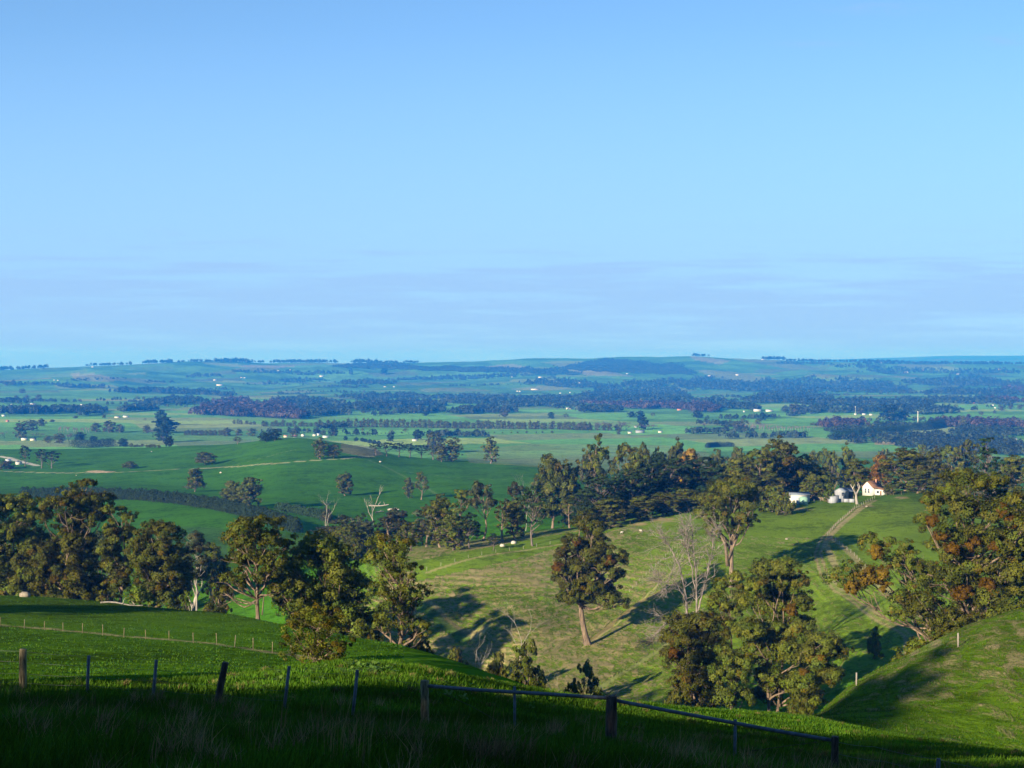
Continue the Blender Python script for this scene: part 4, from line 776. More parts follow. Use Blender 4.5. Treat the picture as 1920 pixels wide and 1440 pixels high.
# ---------------------------------------------------------------- the far plain: single trees and belts
FT = [ # kind, u, base, top, width, label
 ('roundtree',306,830,796,36,'big dark leaning cypress, lower of the two on the left plain'),('roundtree',318,838,818,18,'small dark cypress at the foot of the big leaning one'),('roundtree',310,812,780,50,'biggest dark cypress mound on the left plain'),('roundtree',302,798,768,24,'dark round tree above the biggest cypress mound'),
 ('roundtree',231,838,820,18,'round dark tree at the end of the clipped hedge block, left plain'),('densegum',275,812,796,16,'tree left of the biggest cypress mound'),('bare',286,815,803,14,'leafless tree in front of the cypress mounds'),
 ('densegum',180,810,792,30,'left tree of the dark copse on the left plain'),('densegum',205,811,788,34,'tall tree of the dark copse on the left plain'),('densegum',225,811,795,20,'right tree of the dark copse on the left plain'),
 ('roundtree',150,827,810,36,'wide dark cypress over the hedge block on the left plain'),('roundtree',175,828,817,24,'low dark cypress right of the wide one'),('bare',130,830,808,26,'pinkish leafless tree by the far left sheds'),('densegum',112,832,812,26,'dark tree left of the hedge block'),('densegum',90,831,816,24,'bushy tree right of the two cream sheds'),
 ('bare',68,828,808,24,'reddish winter tree behind the cream shed'),('bare',8,822,808,18,'reddish winter tree at the far left edge of the plain'),('densegum',38,822,790,26,'tall gum at the left side of the plain'),('densegum',58,808,786,34,'dark gum belt tree left of the pole row'),('densegum',78,800,785,24,'tree on the slope above the pole row'),
 ('densegum',425,818,802,24,'round tree right end of the hedge along the left plain'),('densegum',448,818,803,14,'small tree between two round ones, left plain'),('densegum',472,818,802,24,'round tree by itself on the left plain'),('gum',445,833,818,22,'open brown gum alone on the green left plain'),
 ('roundtree',498,829,808,24,'dark tree at the left of the hilltop farm'),('roundtree',515,826,804,26,'round dark tree of the hilltop farm, second from left'),('autumn',502,827,814,16,'rusty tree in front of the hilltop farm'),('densegum',551,820,805,24,'tree in the middle of the hilltop farm buildings'),
 ('conifer',625,818,798,22,'pointed conifer behind the hilltop farm'),('densegum',606,816,806,16,'tree left of the pointed conifer'),('smallround',142,785,779,10,'shrub tree on the slope near the long pine belt'),('smallround',98,792,786,16,'small tree on the bright slope, far left'),
 ('densegum',195,784,777,16,'small dark clump above the bright slope'),('gum',272,790,784,10,'little tree right of the cream farm on the slope'),
 ('densegum',25,722,712,10,'dark tree on the left foothill'),('densegum',12,724,714,18,'dark group on the far left foothill'),('densegum',192,728,718,16,'dark tree on the left foothill ridge'),('densegum',42,738,728,12,'grey tree on the pale field, far left'),
 ('densegum',30,748,741,12,'left bush of the foothill copse'),('densegum',50,750,740,18,'middle of the foothill copse at far left'),('densegum',72,751,739,22,'right end of the foothill copse at far left'),
 ('roundtree',1033,786,772,13,'round purple-grey tree alone, above the long belt'),('roundtree',1184,783,771,15,'ball-shaped dark tree at left of the homestead'),('roundtree',1200,788,769,18,'tall dark rounded tree of the homestead'),('roundtree',1206,806,780,22,'big dark tree over the homestead yards'),
 ('bare',1145,806,788,24,'pinkish leafless tree at the homestead left side'),('bare',1175,806,787,28,'leafless trees in the homestead garden'),('bare',1120,806,788,24,'pink winter tree in the belt near the homestead'),('densegum',1160,815,805,9,'small dark conifer in front of the homestead'),
 ('gum',1224,783,773,10,'windswept dark tree right of the homestead'),('gum',1061,786,775,12,'open gum beside the round purple-grey tree'),
 ('roundtree',1306,784,769,14,'dark tree pair, upper one, on the right flat'),('roundtree',1312,784,773,15,'dark round tree pair, lower one, on the right flat'),('bare',1297,780,768,11,'winter tree left of the dark pair on the right flat'),
 ('roundtree',1430,789,772,15,'dark round tree with shadow on the right flat'),('densegum',1422,796,784,18,'gum in front of the dark round tree on the right flat'),('densegum',1380,810,788,16,'dark tree at the left of the poplar rows'),('gum',1392,806,785,24,'open gum behind the poplar rows'),
 ('densegum',1362,806,797,12,'small tree left of the poplar rows'),('gum',1525,804,792,22,'gum right of the poplar rows'),('densegum',1490,774,755,24,'tall dark gum by the long white sheds'),('bare',1490,777,767,10,'reddish tree below the tall dark gum'),
 ('gum',835,812,804,12,'small leaning tree on the flat'),('roundtree',858,812,803,12,'dark wedge-shaped tree on the flat'),('gum',760,812,803,18,'open gum above the upright cypress'),('gum',895,813,804,12,'little gum on the fence line'),('gum',668,814,805,20,'grey gum on the fence line above the young cypresses'),('gum',680,814,802,8,'thin tree on the fence line'),
 ('roundtree',798,780,770,14,'dark tree right of the long cream building'),('densegum',945,782,765,22,'dark tree at the end of the central wood'),('bare',1320,802,790,16,'reddish winter tree left of the poplar rows'),
 ('roundtree',1668,790,758,40,'large dark wooded knoll by the comms tower'),('roundtree',1690,788,768,30,'right flank of the dark wooded knoll'),('bare',1700,790,776,24,'reddish trees under the comms tower'),
 ('densegum',1612,777,763,20,'dark tree by the small white farm on the right'),('densegum',1895,768,758,14,'left block of the square plantation, far right'),('densegum',1912,768,758,14,'right block of the square plantation, far right'),('densegum',1878,770,760,14,'dull tree left of the square plantation'),
 ('gum',1792,768,758,14,'tree on the town slope, right'),('densegum',1805,805,780,18,'dark tree in the small town'),('gum',1840,780,771,12,'tree above the small town'),('densegum',1865,775,769,16,'dull tree on the track above the town'),
 ('smallround',505,720,712,10,'dark bush pair on the mid foothill'),('roundtree',720,704,690,14,'dark pine group on the hill shoulder'),('conifer',658,705,688,8,'pointed tree over the dark pine group'),
]
for kd, u, vb, vt, wp, lb in FT: T(kd, u, vb, vt, wp, lb)
def rowT(kd, u0, v0, u1, v1, n, hpx, wpx, label, group, jit=.15):
    for i in range(n):
        t = (i+.5+random.uniform(-.3, .3))/n; u = u0+(u1-u0)*t; v = v0+(v1-v0)*t
        h = hpx*random.uniform(1-jit, 1+jit); T(kd, u, v, v-h, wpx*random.uniform(.85, 1.2), label, group)
rowT('densegum', 640, 801, 1110, 807, 62, 15.5, 10, 'tree of the long dark belt across the middle of the plain', 'long tree belt across the plain', .2)
rowT('bare', 1085, 807, 1230, 807, 12, 14, 12, 'grey-pink winter tree around the homestead yards', 'winter trees round the homestead')
rowT('densegum', 1060, 807, 1170, 808, 10, 13, 11, 'tree in the right end of the belt by the homestead', 'belt beside the homestead')
rowT('densegum', 345, 817, 420, 817, 12, 11, 9, 'tree of the straight hedge row right of the big cypresses', 'straight hedge row on the left plain', .1)
rowT('densegum', 490, 800, 640, 800, 20, 11, 10, 'tree of the loose belt left of the long dark one', 'loose belt left of the long one', .3)
rowT('densegum', 435, 795, 480, 797, 6, 8, 8, 'tree in the thin left end of the loose belt', 'thin end of the loose belt', .3)
rowT('poplar', 108, 811, 170, 812, 12, 11, 4, 'leafless poplar in the pale row on the left plain', 'pale poplar row on the left plain', .12)
rowT('poplar', 1385, 809, 1440, 809, 14, 13, 4, 'leafless poplar in the pale rows of the right flat', 'pale poplar rows on the right flat', .12)
rowT('poplar', 1440, 809, 1520, 808, 16, 10, 4, 'short leafless poplar right end of the pale rows', 'short end of the poplar rows', .12)
rowT('densegum', 230, 838, 300, 840, 12, 6, 9, 'small bush along the creek hedge on the left plain', 'creek bushes on the left plain', .3)
rowT('densegum', 660, 814, 1040, 812, 26, 4, 9, 'low bush of the fence-line scrub on the flat', 'fence-line scrub on the flat', .4)
hedge([(134,840),(170,840),(214,838)], 14, 14, 'clipped block of dark hedge on the left plain', 54)
hedge([(1560,826),(1600,822),(1650,817),(1705,812)], 22, 18, 'long dark tree hedge running to the comms tower', 55)
hedge([(1712,808),(1740,806),(1772,800)], 22, 19, 'dark hedge between the comms tower and the town', 56)

# ---------------------------------------------------------------- far woods: masses nobody could count
VAR = []
_r = np.random.default_rng(99)
for i in range(14):
    k = 34; d = _r.normal(size=(k, 3)); d[:, 2] = np.abs(d[:, 2])*1.0-.15; d /= np.linalg.norm(d, axis=1)[:, None]
    c = d*np.array([.42, .42, .62])*_r.uniform(.6, 1.1, (k, 1))*(_r.uniform(.8, 1.15))+np.array([0, 0, .36]); V, Q = leaf_quads(c, d+_r.normal(size=d.shape)*.25, .22, _r); VAR.append(V)
def wood(areas, name, label, mat, seed, rate=1.0, hm=(12, 20), lin=None):
    rng = np.random.default_rng(seed); Vs = []; Ts = []; nb = 0
    for a in areas:
        u0, u1, va, vb_, th, n = a[:6]
        for i in range(int(n*rate)):
            s = rng.random(); u = u0+(u1-u0)*s; e1 = .55*float(vnoise(np.array(u/37.), np.array(va*.37)))+.45*float(vnoise(np.array(u/6.), np.array(va*.77))); en = min(1., math.sin(PI*s)**.55+.12); u += rng.normal()*min(9, (u1-u0)*.06); e2 = float(vnoise(np.array(u/17.+9), np.array(va*.21)))
            if rng.random() > (.40+1.0*e1)*(.45+.55*en): continue
            v = va+(vb_-va)*s-rng.random()**1.3*th*(.35+1.15*e1)*en+(e2-.5)*min(4., th*.6)
            Y = Yat(u, v); 
            if Y < 1500: continue
            x = (u-CU)/F*Y; z = float(gz(x, Y)); h = rng.uniform(*hm)*(a[6] if len(a) > 6 else 1); w_ = h*rng.uniform(.75, 1.15)
            q = VAR[rng.integers(14)]; an = rng.uniform(0, 6.3); ca, sa = math.cos(an), math.sin(an)
            Vs.append(np.stack([x+(q[:, 0]*ca-q[:, 1]*sa)*w_, Y+(q[:, 0]*sa+q[:, 1]*ca)*w_, z+q[:, 2]*h], 1)); b_ = rng.uniform(.45, 1.6); Ts.append(np.repeat((np.array([rng.uniform(.9, 1.3), 1, rng.uniform(.8, 1.2)])*b_)[None], 34, 0)*rng.uniform(.8, 1.2, (34, 1)))
    V = np.vstack(Vs); o = link(name, np_mesh(name, V, np.arange(len(V)).reshape(-1, 4), M[mat], fcol=np.vstack(Ts))); tag(o, label, None, None, 'stuff'); print(name, len(Vs)); return o
M['wood_leaf'] = leafmat('woodland leaves', (0.026, 0.042, 0.018), .1)
M['wood_pink'] = leafmat('bare pinkish woodland', (0.060, 0.050, 0.034), .1)
_h = np.random.default_rng(44)
HR = [(u_, u_+_h.uniform(35, 170), v_, v_+_h.uniform(-5, 5), .6, int(_h.uniform(18, 60)), .7) for u_, v_ in zip(_h.uniform(-40, 1880, 64), np.concatenate([_h.uniform(712, 760, 40), _h.uniform(760, 826, 24)]))]
wood(HR+[(0,190,778,774,6,420,1.1),(150,195,780,776,5,60),(228,292,774,770,3,130,1.1),(212,385,736,741,5,420,1.15),(275,385,758,759,8,420),(330,440,740,744,4,160),
      (520,640,782,780,14,500),(520,640,762,762,12,420),(640,765,772,764,14,520),(700,830,764,762,7,330),(750,830,776,774,5,170),(850,960,777,774,8,330),(675,800,776,768,2,60,.6),
      (640,800,749,748,6,330),(800,1000,748,752,6,300),(840,1000,757,760,6,300),(930,1090,762,764,6,340),(1000,1120,753,755,8,330),(1090,1162,774,772,7,260),
      (640,735,722,722,8,260),(735,900,716,712,5,240),(860,990,714,706,5,160),(990,1150,722,732,13,560),(1090,1290,752,755,28,1500),(1150,1300,728,720,10,420),
      (1280,1420,728,736,22,1000),(1410,1560,756,760,22,1100),(1400,1700,733,737,22,1900),(1560,1745,760,762,9,620),(1345,1422,768,771,8,260),(1600,1760,772,776,7,260),
      (1740,1920,741,742,11,600),(1700,1900,757,760,9,520),(1470,1620,775,776,6,240),(1690,1790,778,776,7,200),(1700,1920,722,728,16,900),(1620,1920,700,703,8,500),(1560,1700,690,694,6,160),(1460,1560,683,686,4,90),
      (1280,1380,758,762,8,200),(0,130,722,724,3,80),(100,190,727,729,3,90),(0,60,757,757,3,40),(560,640,705,703,5,90),(440,560,699,703,3,130),(520,600,716,716,3,60),(350,420,709,709,4,60)],
     'far_woodland', 'hazy blue-grey woodland spread over the far plain', 'wood_leaf', 61, .95, (12, 22))
wood([(378,560,779,787,26,1300,1.15),(1170,1345,766,770,9,420),(1290,1345,775,772,12,160),(1080,1230,760,764,4,100),(1880,1920,735,740,14,90),(1850,1920,752,757,5,70),(1540,1620,804,806,7,110),(1750,1920,802,806,10,160)],
     'winter_woodland', 'pinkish leafless woods on the far plain', 'wood_pink', 62, 1.2, (14, 22))
wood([(1760,1920,852,856,40,420,.8),(1690,1790,838,852,26,260,.8),(1600,1760,832,833,5,90,.7),(1560,1700,826,822,4,60,.8),(1790,1920,816,818,16,240,.8),(1600,1720,812,806,10,150,.9),(1545,1620,812,810,5,60,.8),(1650,1900,828,838,10,260,.8)],
     'town_woodland', 'mixed green trees round the small town at right', 'wood_leaf', 63, 1.2, (10, 17))
wood([(640,760,690,688,8,620,.8),(700,900,692,699,6,900,.8),(860,1010,698,700,8,480,.8),(1060,1290,695,704,22,3400,.6),(960,1080,700,703,8,260,.8)],
     'ridge_shade_trees', 'dark trees added over the far ridge to stand for cloud shadow', 'wood_leaf', 64, 3.6, (14, 22))  # dense dark trees added where cloud shadow darkens the ridge
wood([(0,34,696,694,1,22,1.2),(40,88,694,692,1,34,1.2),(92,125,688,686,1,20),(155,240,687,685,1.2,56,1.1),(245,330,683,681,1.2,60,1.2),(328,400,680,679,1,30,.9),(405,470,680,681,1.2,44,1.4),(476,640,681,681,1,110,1.2),(640,700,681,681,.8,44,1.3),(700,745,681,681,.8,22),(758,780,681,681,.6,12),(870,905,677,676,.6,20,1.1),(1022,1055,671,670,.6,16,1.3),(1070,1140,670,669,.6,36,1.4),(1300,1380,668,671,.6,60),(1425,1470,675,676,.8,26,1.3),(1475,1700,678,681,1.2,120),(1620,1920,683,684,1.2,150)],
     'ridge_trees', 'skyline trees along the far ridge', 'wood_leaf', 65, 1.7, (15, 26))
# ---------------------------------------------------------------- buildings
def gable(u, v, W, D, H, rise, rz, wall, roof, label, name='farm_building', group=None, Y=None, detail=0, cat='building', dz=0):
    """gabled building: ridge along local x; W along the ridge, D deep"""
    loc = P(u, Y) if Y else PV(u, v); o = thing(name, label, cat, (loc[0], loc[1], loc[2]+dz), rz, group)
    w_ = MB(); w_.add([(-W/2,-D/2,-1.5),(W/2,-D/2,-1.5),(W/2,D/2,-1.5),(-W/2,D/2,-1.5),(-W/2,-D/2,H),(W/2,-D/2,H),(W/2,D/2,H),(-W/2,D/2,H),(-W/2,0,H+rise),(W/2,0,H+rise)],
                      [(0,1,5,4),(2,3,7,6),(0,3,2,1),(1,2,6,5),(3,0,4,7)], [(4,8,7),(5,6,9)])
    w_.obj('wall', M[wall], o); r = MB(); e = .35; t = .12
    sl_ = rise/(D/2); yo = D/2+e; zo = H-e*sl_
    for s in (-1, 1):
        r.add([(-W/2-e,0,H+rise+.03),(W/2+e,0,H+rise+.03),(W/2+e,s*yo,zo+.03),(-W/2-e,s*yo,zo+.03),(-W/2-e,0,H+rise+t),(W/2+e,0,H+rise+t),(W/2+e,s*yo,zo+t),(-W/2-e,s*yo,zo+t)],
              [(0,1,2,3),(4,7,6,5),(0,4,5,1),(2,6,7,3),(1,5,6,2),(0,3,7,4)])
    r.obj('roof', M[roof], o)
    if detail:
        nw = max(1, int(W/4))
        for i in range(nw):
            x = -W/2+(i+.5)*W/nw; b_ = MB(); b_.box(x-.55, x+.55, -D/2-.04, -D/2+.02, .9, 2.0); b_.obj('window', M['window'], o)
    return o
HOUSE = [ # u, v, width px, rotation, wall, roof, label
 (15,869,5.5,.5,'white_wall','white_roof','white-roofed shed beside the road at the left edge'),
 (35,872,3.2,-.9,'white_wall','grey_roof','small shed end-on right of the roadside shed'),
 (46,826,13,.0,'cream_wall','white_roof','left of two cream sheds under the reddish winter trees'),(62,826,12,.1,'cream_wall','grey_roof','right of two cream sheds under the reddish winter trees'),
 (7,781,8,.1,'white_wall','white_roof','white shed at the far left edge under the pine belt'),(14,791,7,.3,'brick_wall','red_roof','pinkish house at the far left edge of the plain'),
 (220,784,12,.1,'cream_wall','tin_roof','long low cream farm shed on the slope, left one'),(236,783,12,.0,'white_wall','white_roof','bright white farm shed on the slope, right one'),
 (62,760,13,.1,'white_wall','white_roof','wide white shed among trees on the left foothill'),(154,760,8,.2,'white_wall','white_roof','white house above the pine belt, left'),(140,761,9,.0,'cream_wall','tin_roof','low cream shed next to the white house above the pine belt'),
 (22,760,3,.0,'white_wall','white_roof','tiny white hut left of the foothill shed'),(102,716,4,.2,'white_wall','white_roof','white hut below the left ridge'),(109,715,4,.0,'cream_wall','tin_roof','cream hut beside the white one below the left ridge'),
 (174,689,5,.1,'white_wall','white_roof','white house on the left skyline'),(272,753,3,.1,'white_wall','white_roof','white speck shed left of the foothill woods'),(294,763,3,.1,'white_wall','white_roof','small white hut by the end of the second pine belt'),
 (403,714,7,.0,'white_wall','white_roof','white hut row on the mid foothill, left'),(412,724,14,.0,'cream_wall','white_roof','long pale sheds on the mid foothill'),(453,709,5,.0,'white_wall','red_roof','reddish-roofed house on the mid foothill, left'),(459,709,5,.2,'white_wall','white_roof','white house right of the reddish-roofed one'),
 (603,710,9,.0,'white_wall','white_roof','isolated white shed on the green foothill'),(430,678,5,.0,'white_wall','white_roof','white house on the ridge among trees'),(490,699,5,.2,'white_wall','white_roof','white house in the ridge copse'),(545,694,4,.2,'white_wall','white_roof','small white house high on the slope'),(522,696,4,.1,'white_wall','white_roof','white house left of the small high one'),
 (536,820,9,.0,'cream_wall','red_roof','long red-roofed house of the hilltop farm, left'),(553,820,8,.1,'white_wall','red_roof','second red-roofed house of the hilltop farm'),(590,818,9,.1,'cream_wall','tin_roof','cream shed of the hilltop farm'),(597,817,4,.3,'white_wall','white_roof','small white shed of the hilltop farm'),(611,821,14,.1,'white_wall','white_roof','bright white shed of the hilltop farm, right'),(568,818,4,1.0,'white_wall','grey_roof','tank shed in the middle of the hilltop farm'),
 (778,827,13,.05,'white_wall','grey_roof','white farmhouse on the flat behind the stunted pines'),(824,847,10,.2,'tin_wall','white_roof','pale hay shed among the windbreak trees'),
 (774,774,26,.05,'cream_wall','white_roof','long cream building on the central plain'),(783,762,10,.1,'white_wall','white_roof','white house above the long cream building'),(739,726,5,.1,'white_wall','white_roof','white house on the centre-left foothill'),(722,726,6,.0,'cream_wall','tin_roof','pale shed left of the centre-left white house'),
 (848,748,4,.1,'white_wall','white_roof','small white hut on the long green strip'),(960,708,3,.1,'white_wall','white_roof','tiny white house below the ridge'),(1013,709,9,.0,'white_wall','white_roof','white sheds below the pale ridge slope'),
 (970,735,4,.0,'white_wall','white_roof','left white cube house above the village'),(975,735,5,.1,'white_wall','white_roof','right white cube house above the village'),(1003,732,18,.0,'cream_wall','tin_roof','long pale sheds above the village'),
 (975,746,7,.2,'white_wall','tin_roof','tall white building at the left of the plain village'),(984,749,12,.0,'brick_wall','white_roof','wide brick building of the plain village'),(993,749,9,.1,'white_wall','red_roof','red-roofed building of the plain village, right'),
 (1051,738,5,.1,'white_wall','white_roof','white shed in a clearing'),(1069,737,4,.1,'white_wall','white_roof','white hut right of the shed in a clearing'),(1089,719,9,.0,'white_wall','white_roof','white farm on the lower ridge slope'),(1176,702,5,.0,'white_wall','white_roof','white house on the bright slope below the dark ridge'),
 (1067,768,14,.0,'cream_wall','tin_roof','long tan shed left of the square wood'),(1082,765,6,.1,'white_wall','white_roof','white shed touching the square wood'),(1163,798,6,.2,'white_wall','white_roof','white homestead house among winter trees'),(1192,802,6,.2,'white_wall','tin_roof','pale shed at the homestead tree'),
 (1200,812,20,.05,'tin_wall','tin_roof','long dark-fronted yard shed of the homestead'),(1238,812,9,.1,'cream_wall','tin_roof','small shed at the right of the homestead yards'),(1181,813,9,.1,'cream_wall','tin_roof','low yard building in the middle of the homestead'),(1274,770,11,.05,'brick_wall','red_roof','orange brick farm by the reddish woods'),
 (1332,708,12,.0,'white_wall','white_roof','white sheds at the foot of the right ridge'),(1383,704,9,.2,'white_wall','white_roof','white farm on the right ridge foot'),(1420,772,17,.0,'white_wall','white_roof','long white poultry shed, left of the two'),(1442,772,15,.0,'white_wall','white_roof','long white poultry shed, right of the two'),(1395,773,3,.0,'white_wall','white_roof','small hut left of the long poultry sheds'),(1430,675,6,.0,'white_wall','white_roof','white house on the right skyline'),
 (1604,778,5,.2,'white_wall','white_roof','white gabled farm with masts, left building'),(1620,778,8,.0,'white_wall','white_roof','white gabled farm with masts, middle building'),(1633,779,7,.0,'cream_wall','white_roof','low shed right of the white gabled farm'),
 (1652,681,5,.0,'cream_wall','tin_roof','pale house high on the right plain'),(1648,698,4,.0,'white_wall','white_roof','white dot house in the right woods'),(1700,700,10,.0,'white_wall','white_roof','white sheds in the right woods'),(1730,695,5,.0,'brick_wall','red_roof','pink house in the right woods'),(1796,703,6,.0,'white_wall','white_roof','white house above the pale field, far right'),(1875,695,9,.0,'white_wall','white_roof','white row at the far right'),(1803,722,6,.0,'white_wall','white_roof','white shed in the dark woods, far right'),
 (1817,756,10,.1,'white_wall','white_roof','white farm on the slope right, main building'),(1826,757,6,.4,'brick_wall','red_roof','red-roofed annexe of the white slope farm'),(1862,761,4,.1,'white_wall','white_roof','white hut beside the slope track'),(1866,766,4,.1,'white_wall','white_roof','lower white hut beside the slope track'),
 (1800,797,10,.2,'white_wall','white_roof','white town house nearest the comms tower'),(1808,802,8,.5,'brick_wall','white_roof','small brick town house in front'),(1818,801,10,.1,'white_wall','white_roof','bright-roofed house in the middle of town'),(1830,798,9,.4,'cream_wall','grey_roof','grey-roofed white house among the town roofs'),(1843,797,7,.1,'white_wall','white_roof','town house between dark trees'),(1859,793,7,.9,'white_wall','white_roof','white house up the town slope'),(1856,799,6,.1,'brick_wall','grey_roof','brown town house, mid right'),(1882,796,6,.3,'white_wall','white_roof','white town house, upper right'),(1895,797,9,.1,'cream_wall','white_roof','cream town house near the edge'),(1905,797,7,.1,'white_wall','white_roof','last white town house at the right edge'),(1780,801,7,.2,'brick_wall','grey_roof','dark brick house at the left end of town'),(1904,826,7,.2,'white_wall','white_roof','white cottage below the town, right edge'),(1698,828,7,.1,'cream_wall','tin_roof','cream shed on the bare yard by the hedge'),
]
for u, v, wp, rz, wl, rf, lb in HOUSE:
    Y = Yat(u, v); W = max(5, wp*.82/F*Y); D = min(max(6, W*.5), 12); H = min(max(3.0, W*.22), 5.0); gable(u, v, W, D, H, D*.22, rz, wl, rf, lb, detail=0)
gable(1360, 0, 22, 12, 4, 2.2, .3, 'tin_wall', 'tin_roof', 'low grey iron shed half hidden behind the dark grove', Y=900)

# ---- the white farmhouse on the spur
Yh = 640.; hx, hy, hz_ = P(1634, Yh)
h = thing('white_house', 'white gabled farmhouse with a brown tiled roof, alone on the spur', 'house', (hx, hy, hz_), -.72)
def ring_gable(mb, x0, x1, y0, y1, z1, rise, z0=-1.0):
    ym = (x0+x1)/2
    mb.add([(x0,y0,z0),(x1,y0,z0),(x1,y1,z0),(x0,y1,z0),(x0,y0,z1),(x1,y0,z1),(x1,y1,z1),(x0,y1,z1),(ym,y0,z1+rise),(ym,y1,z1+rise)],
           [(0,3,2,1),(1,2,6,5),(3,0,4,7),(0,1,5,4),(2,3,7,6)], [(4,5,8),(6,7,9)])
w_ = MB(); ring_gable(w_, -2.4, 2.4, -4, 5, 3.7, 2.3); w_.box(2.41, 6.2, -1.6, 5, -1, 2.5); w_.obj('wall', M['white_wall'], h)
r_ = MB()
for s in (-1, 1):
    x1 = s*2.95; z1 = 3.7-.55*2.3/2.4
    r_.add([(0,-4.4,6.06),(0,5.4,6.06),(x1,5.4,z1+.06),(x1,-4.4,z1+.06),(0,-4.4,6.2),(0,5.4,6.2),(x1,5.4,z1+.2),(x1,-4.4,z1+.2)], [(0,1,2,3),(4,7,6,5),(0,4,5,1),(2,6,7,3),(1,5,6,2),(0,3,7,4)])
r_.add([(2.43,-2,3.4),(6.7,-2,2.45),(6.7,5.4,2.45),(2.43,5.4,3.4),(2.43,-2,3.54),(6.7,-2,2.6),(6.7,5.4,2.6),(2.43,5.4,3.54)], [(0,3,2,1),(4,5,6,7),(0,1,5,4),(2,3,7,6),(1,2,6,5),(3,0,4,7)])
ro = r_.obj('roof', M['brown_roof'], h); ch = MB(); ch.box(.6, 1.2, 2.4, 3.0, 5.0, 6.9); ch.obj('chimney', M['brick_wall'], ro)
for x in (-.75, .75):
    b_ = MB(); b_.box(x-.32, x+.32, -4.06, -4.01, 1.0, 2.9); wi = b_.obj('window', M['window'], h); f_ = MB()
    for q in ((x-.42, x-.33, .92, 2.98), (x+.33, x+.42, .92, 2.98), (x-.33, x+.33, 2.91, 3.0), (x-.33, x+.33, .88, .98)): f_.box(q[0], q[1], -4.10, -4.0, q[2], q[3])
    f_.obj('frame', M['white_wall'], wi)
b_ = MB(); b_.box(3.4, 4.5, -1.67, -1.62, .9, 2.0); b_.obj('window', M['window'], h); b_ = MB(); b_.box(4.9, 5.7, -1.67, -1.62, 0, 2.0); b_.obj('door', M['brown_roof'], h)
b_ = MB(); b_.box(-2.46, -2.41, -1.5, -.6, 1.0, 2.3); b_.obj('window', M['window'], h)
# ---- white shed, tank, iron fence, grey sheds
sx, sy, sz = P(1497, 618); s_ = gable(1497, 0, 8.5, 5, 3.3, .9, .12, 'white_wall', 'tin_roof', 'white shed with a grey roof beside the green tank', name='white_shed', Y=618, cat='shed'); b_ = MB(); b_.box(-.9, .1, -2.56, -2.51, 0, 2.1); b_.obj('door', M['tin_roof'], s_)
tx, ty, tz = P(1507, 608); t_ = thing('water_tank', 'round pale green water tank in front of the white shed', 'water tank', (tx, ty, tz)); b_ = MB(); b_.tube([(0,0,-.5),(0,0,2.9)], 1.75, 24); b_.obj('barrel', M['tank_green'], t_, True); b_ = MB(); b_.tube([(0,0,2.91),(0,0,3.15),(0,0,3.4)], [1.8, 1.2, .15], 24); b_.obj('lid', M['tank_green'], t_)
b_ = MB(); b_.tube([(-2.4,0,-.4),(-2.4,0,1.7)], .8, 16); q = b_.obj('small_tank', M['tin_roof']); q.location = (tx, ty, tz); tag(q, 'small grey tank left of the green one', 'water tank')
gx, gy, gz_ = P(1562, 612); g_ = thing('iron_shed', 'small weathered corrugated iron shed with a skillion roof', 'shed', (gx, gy, gz_), .3); b_ = MB(); b_.add([(-2,-1.5,-1),(2,-1.5,-1),(2,1.5,-1),(-2,1.5,-1),(-2,-1.5,2.8),(2,-1.5,3.1),(2,1.5,2.9),(-2,1.5,2.6)], [(0,3,2,1),(4,5,6,7),(0,1,5,4),(1,2,6,5),(2,3,7,6),(3,0,4,7)]); b_.obj('wall', M['tin_wall'], g_); b_ = MB(); b_.add([(-2.2,-1.7,2.84),(2.2,-1.7,3.15),(2.2,1.7,2.94),(-2.2,1.7,2.62),(-2.2,-1.7,2.9),(2.2,-1.7,3.22),(2.2,1.7,3.0),(-2.2,1.7,2.68)], [(0,3,2,1),(4,5,6,7),(0,1,5,4),(1,2,6,5),(2,3,7,6),(3,0,4,7)]); b_.obj('roof', M['tin_roof'], g_)
def panel_fence(us, Y0, Y1, hgt, name, label, mat, cat='fence', thick=.06, Wp=2.4):
    a = np.array(P(us[0], Y0)); b = np.array(P(us[1], Y1)); n = max(2, int(np.linalg.norm(b-a)/Wp)); o = thing(name, label, cat, tuple(a))
    pm = MB()
    for i in range(n):
        p = a+(b-a)*i/n; q = a+(b-a)*(i+1)/n; p[2] = float(gz(p[0], p[1])); q[2] = float(gz(q[0], q[1])); p = p-a; q = q-a
        pm.add([p+[0,0,-.2], q+[0,0,-.2], q+[0,thick,-.2], p+[0,thick,-.2], p+[0,0,hgt], q+[0,0,hgt], q+[0,thick,hgt], p+[0,thick,hgt]], [(0,3,2,1),(4,5,6,7),(0,1,5,4),(1,2,6,5),(2,3,7,6),(3,0,4,7)])
        if i: 
            pp = MB(); pp.box(p[0]-.05, p[0]+.05, p[1]-.12, p[1]-.02, p[2]-.3, p[2]+hgt+.1); pp.obj('post', M['dark_wood'], o)
    pm.obj('panel', M[mat], o); return o
panel_fence((1571, 1602), 614, 610, 1.5, 'iron_fence', 'pale corrugated iron fence between the shed and the broken tree', 'tin_wall')
panel_fence((1518, 1551), 628, 622, 1.5, 'paling_fence', 'brown paling fence behind the yard lawn', 'post_wood')
gable(1578, 0, 5.5, 4, 3.6, 1.2, .9, 'tin_wall', 'tin_roof', 'grey iron outbuilding behind the iron fence', name='outbuilding', Y=630, cat='shed')
gable(1588, 0, 4, 4, 3.0, 1.2, .2, 'dark_wood', 'tin_roof', 'dark lean-to right of the grey outbuilding', name='outbuilding', Y=634, cat='shed')
dead_tree(1607, 604, 905, 'broken pale tree stump with stubs in front of the iron fence', 41, .55, depth=2, spread=.7)
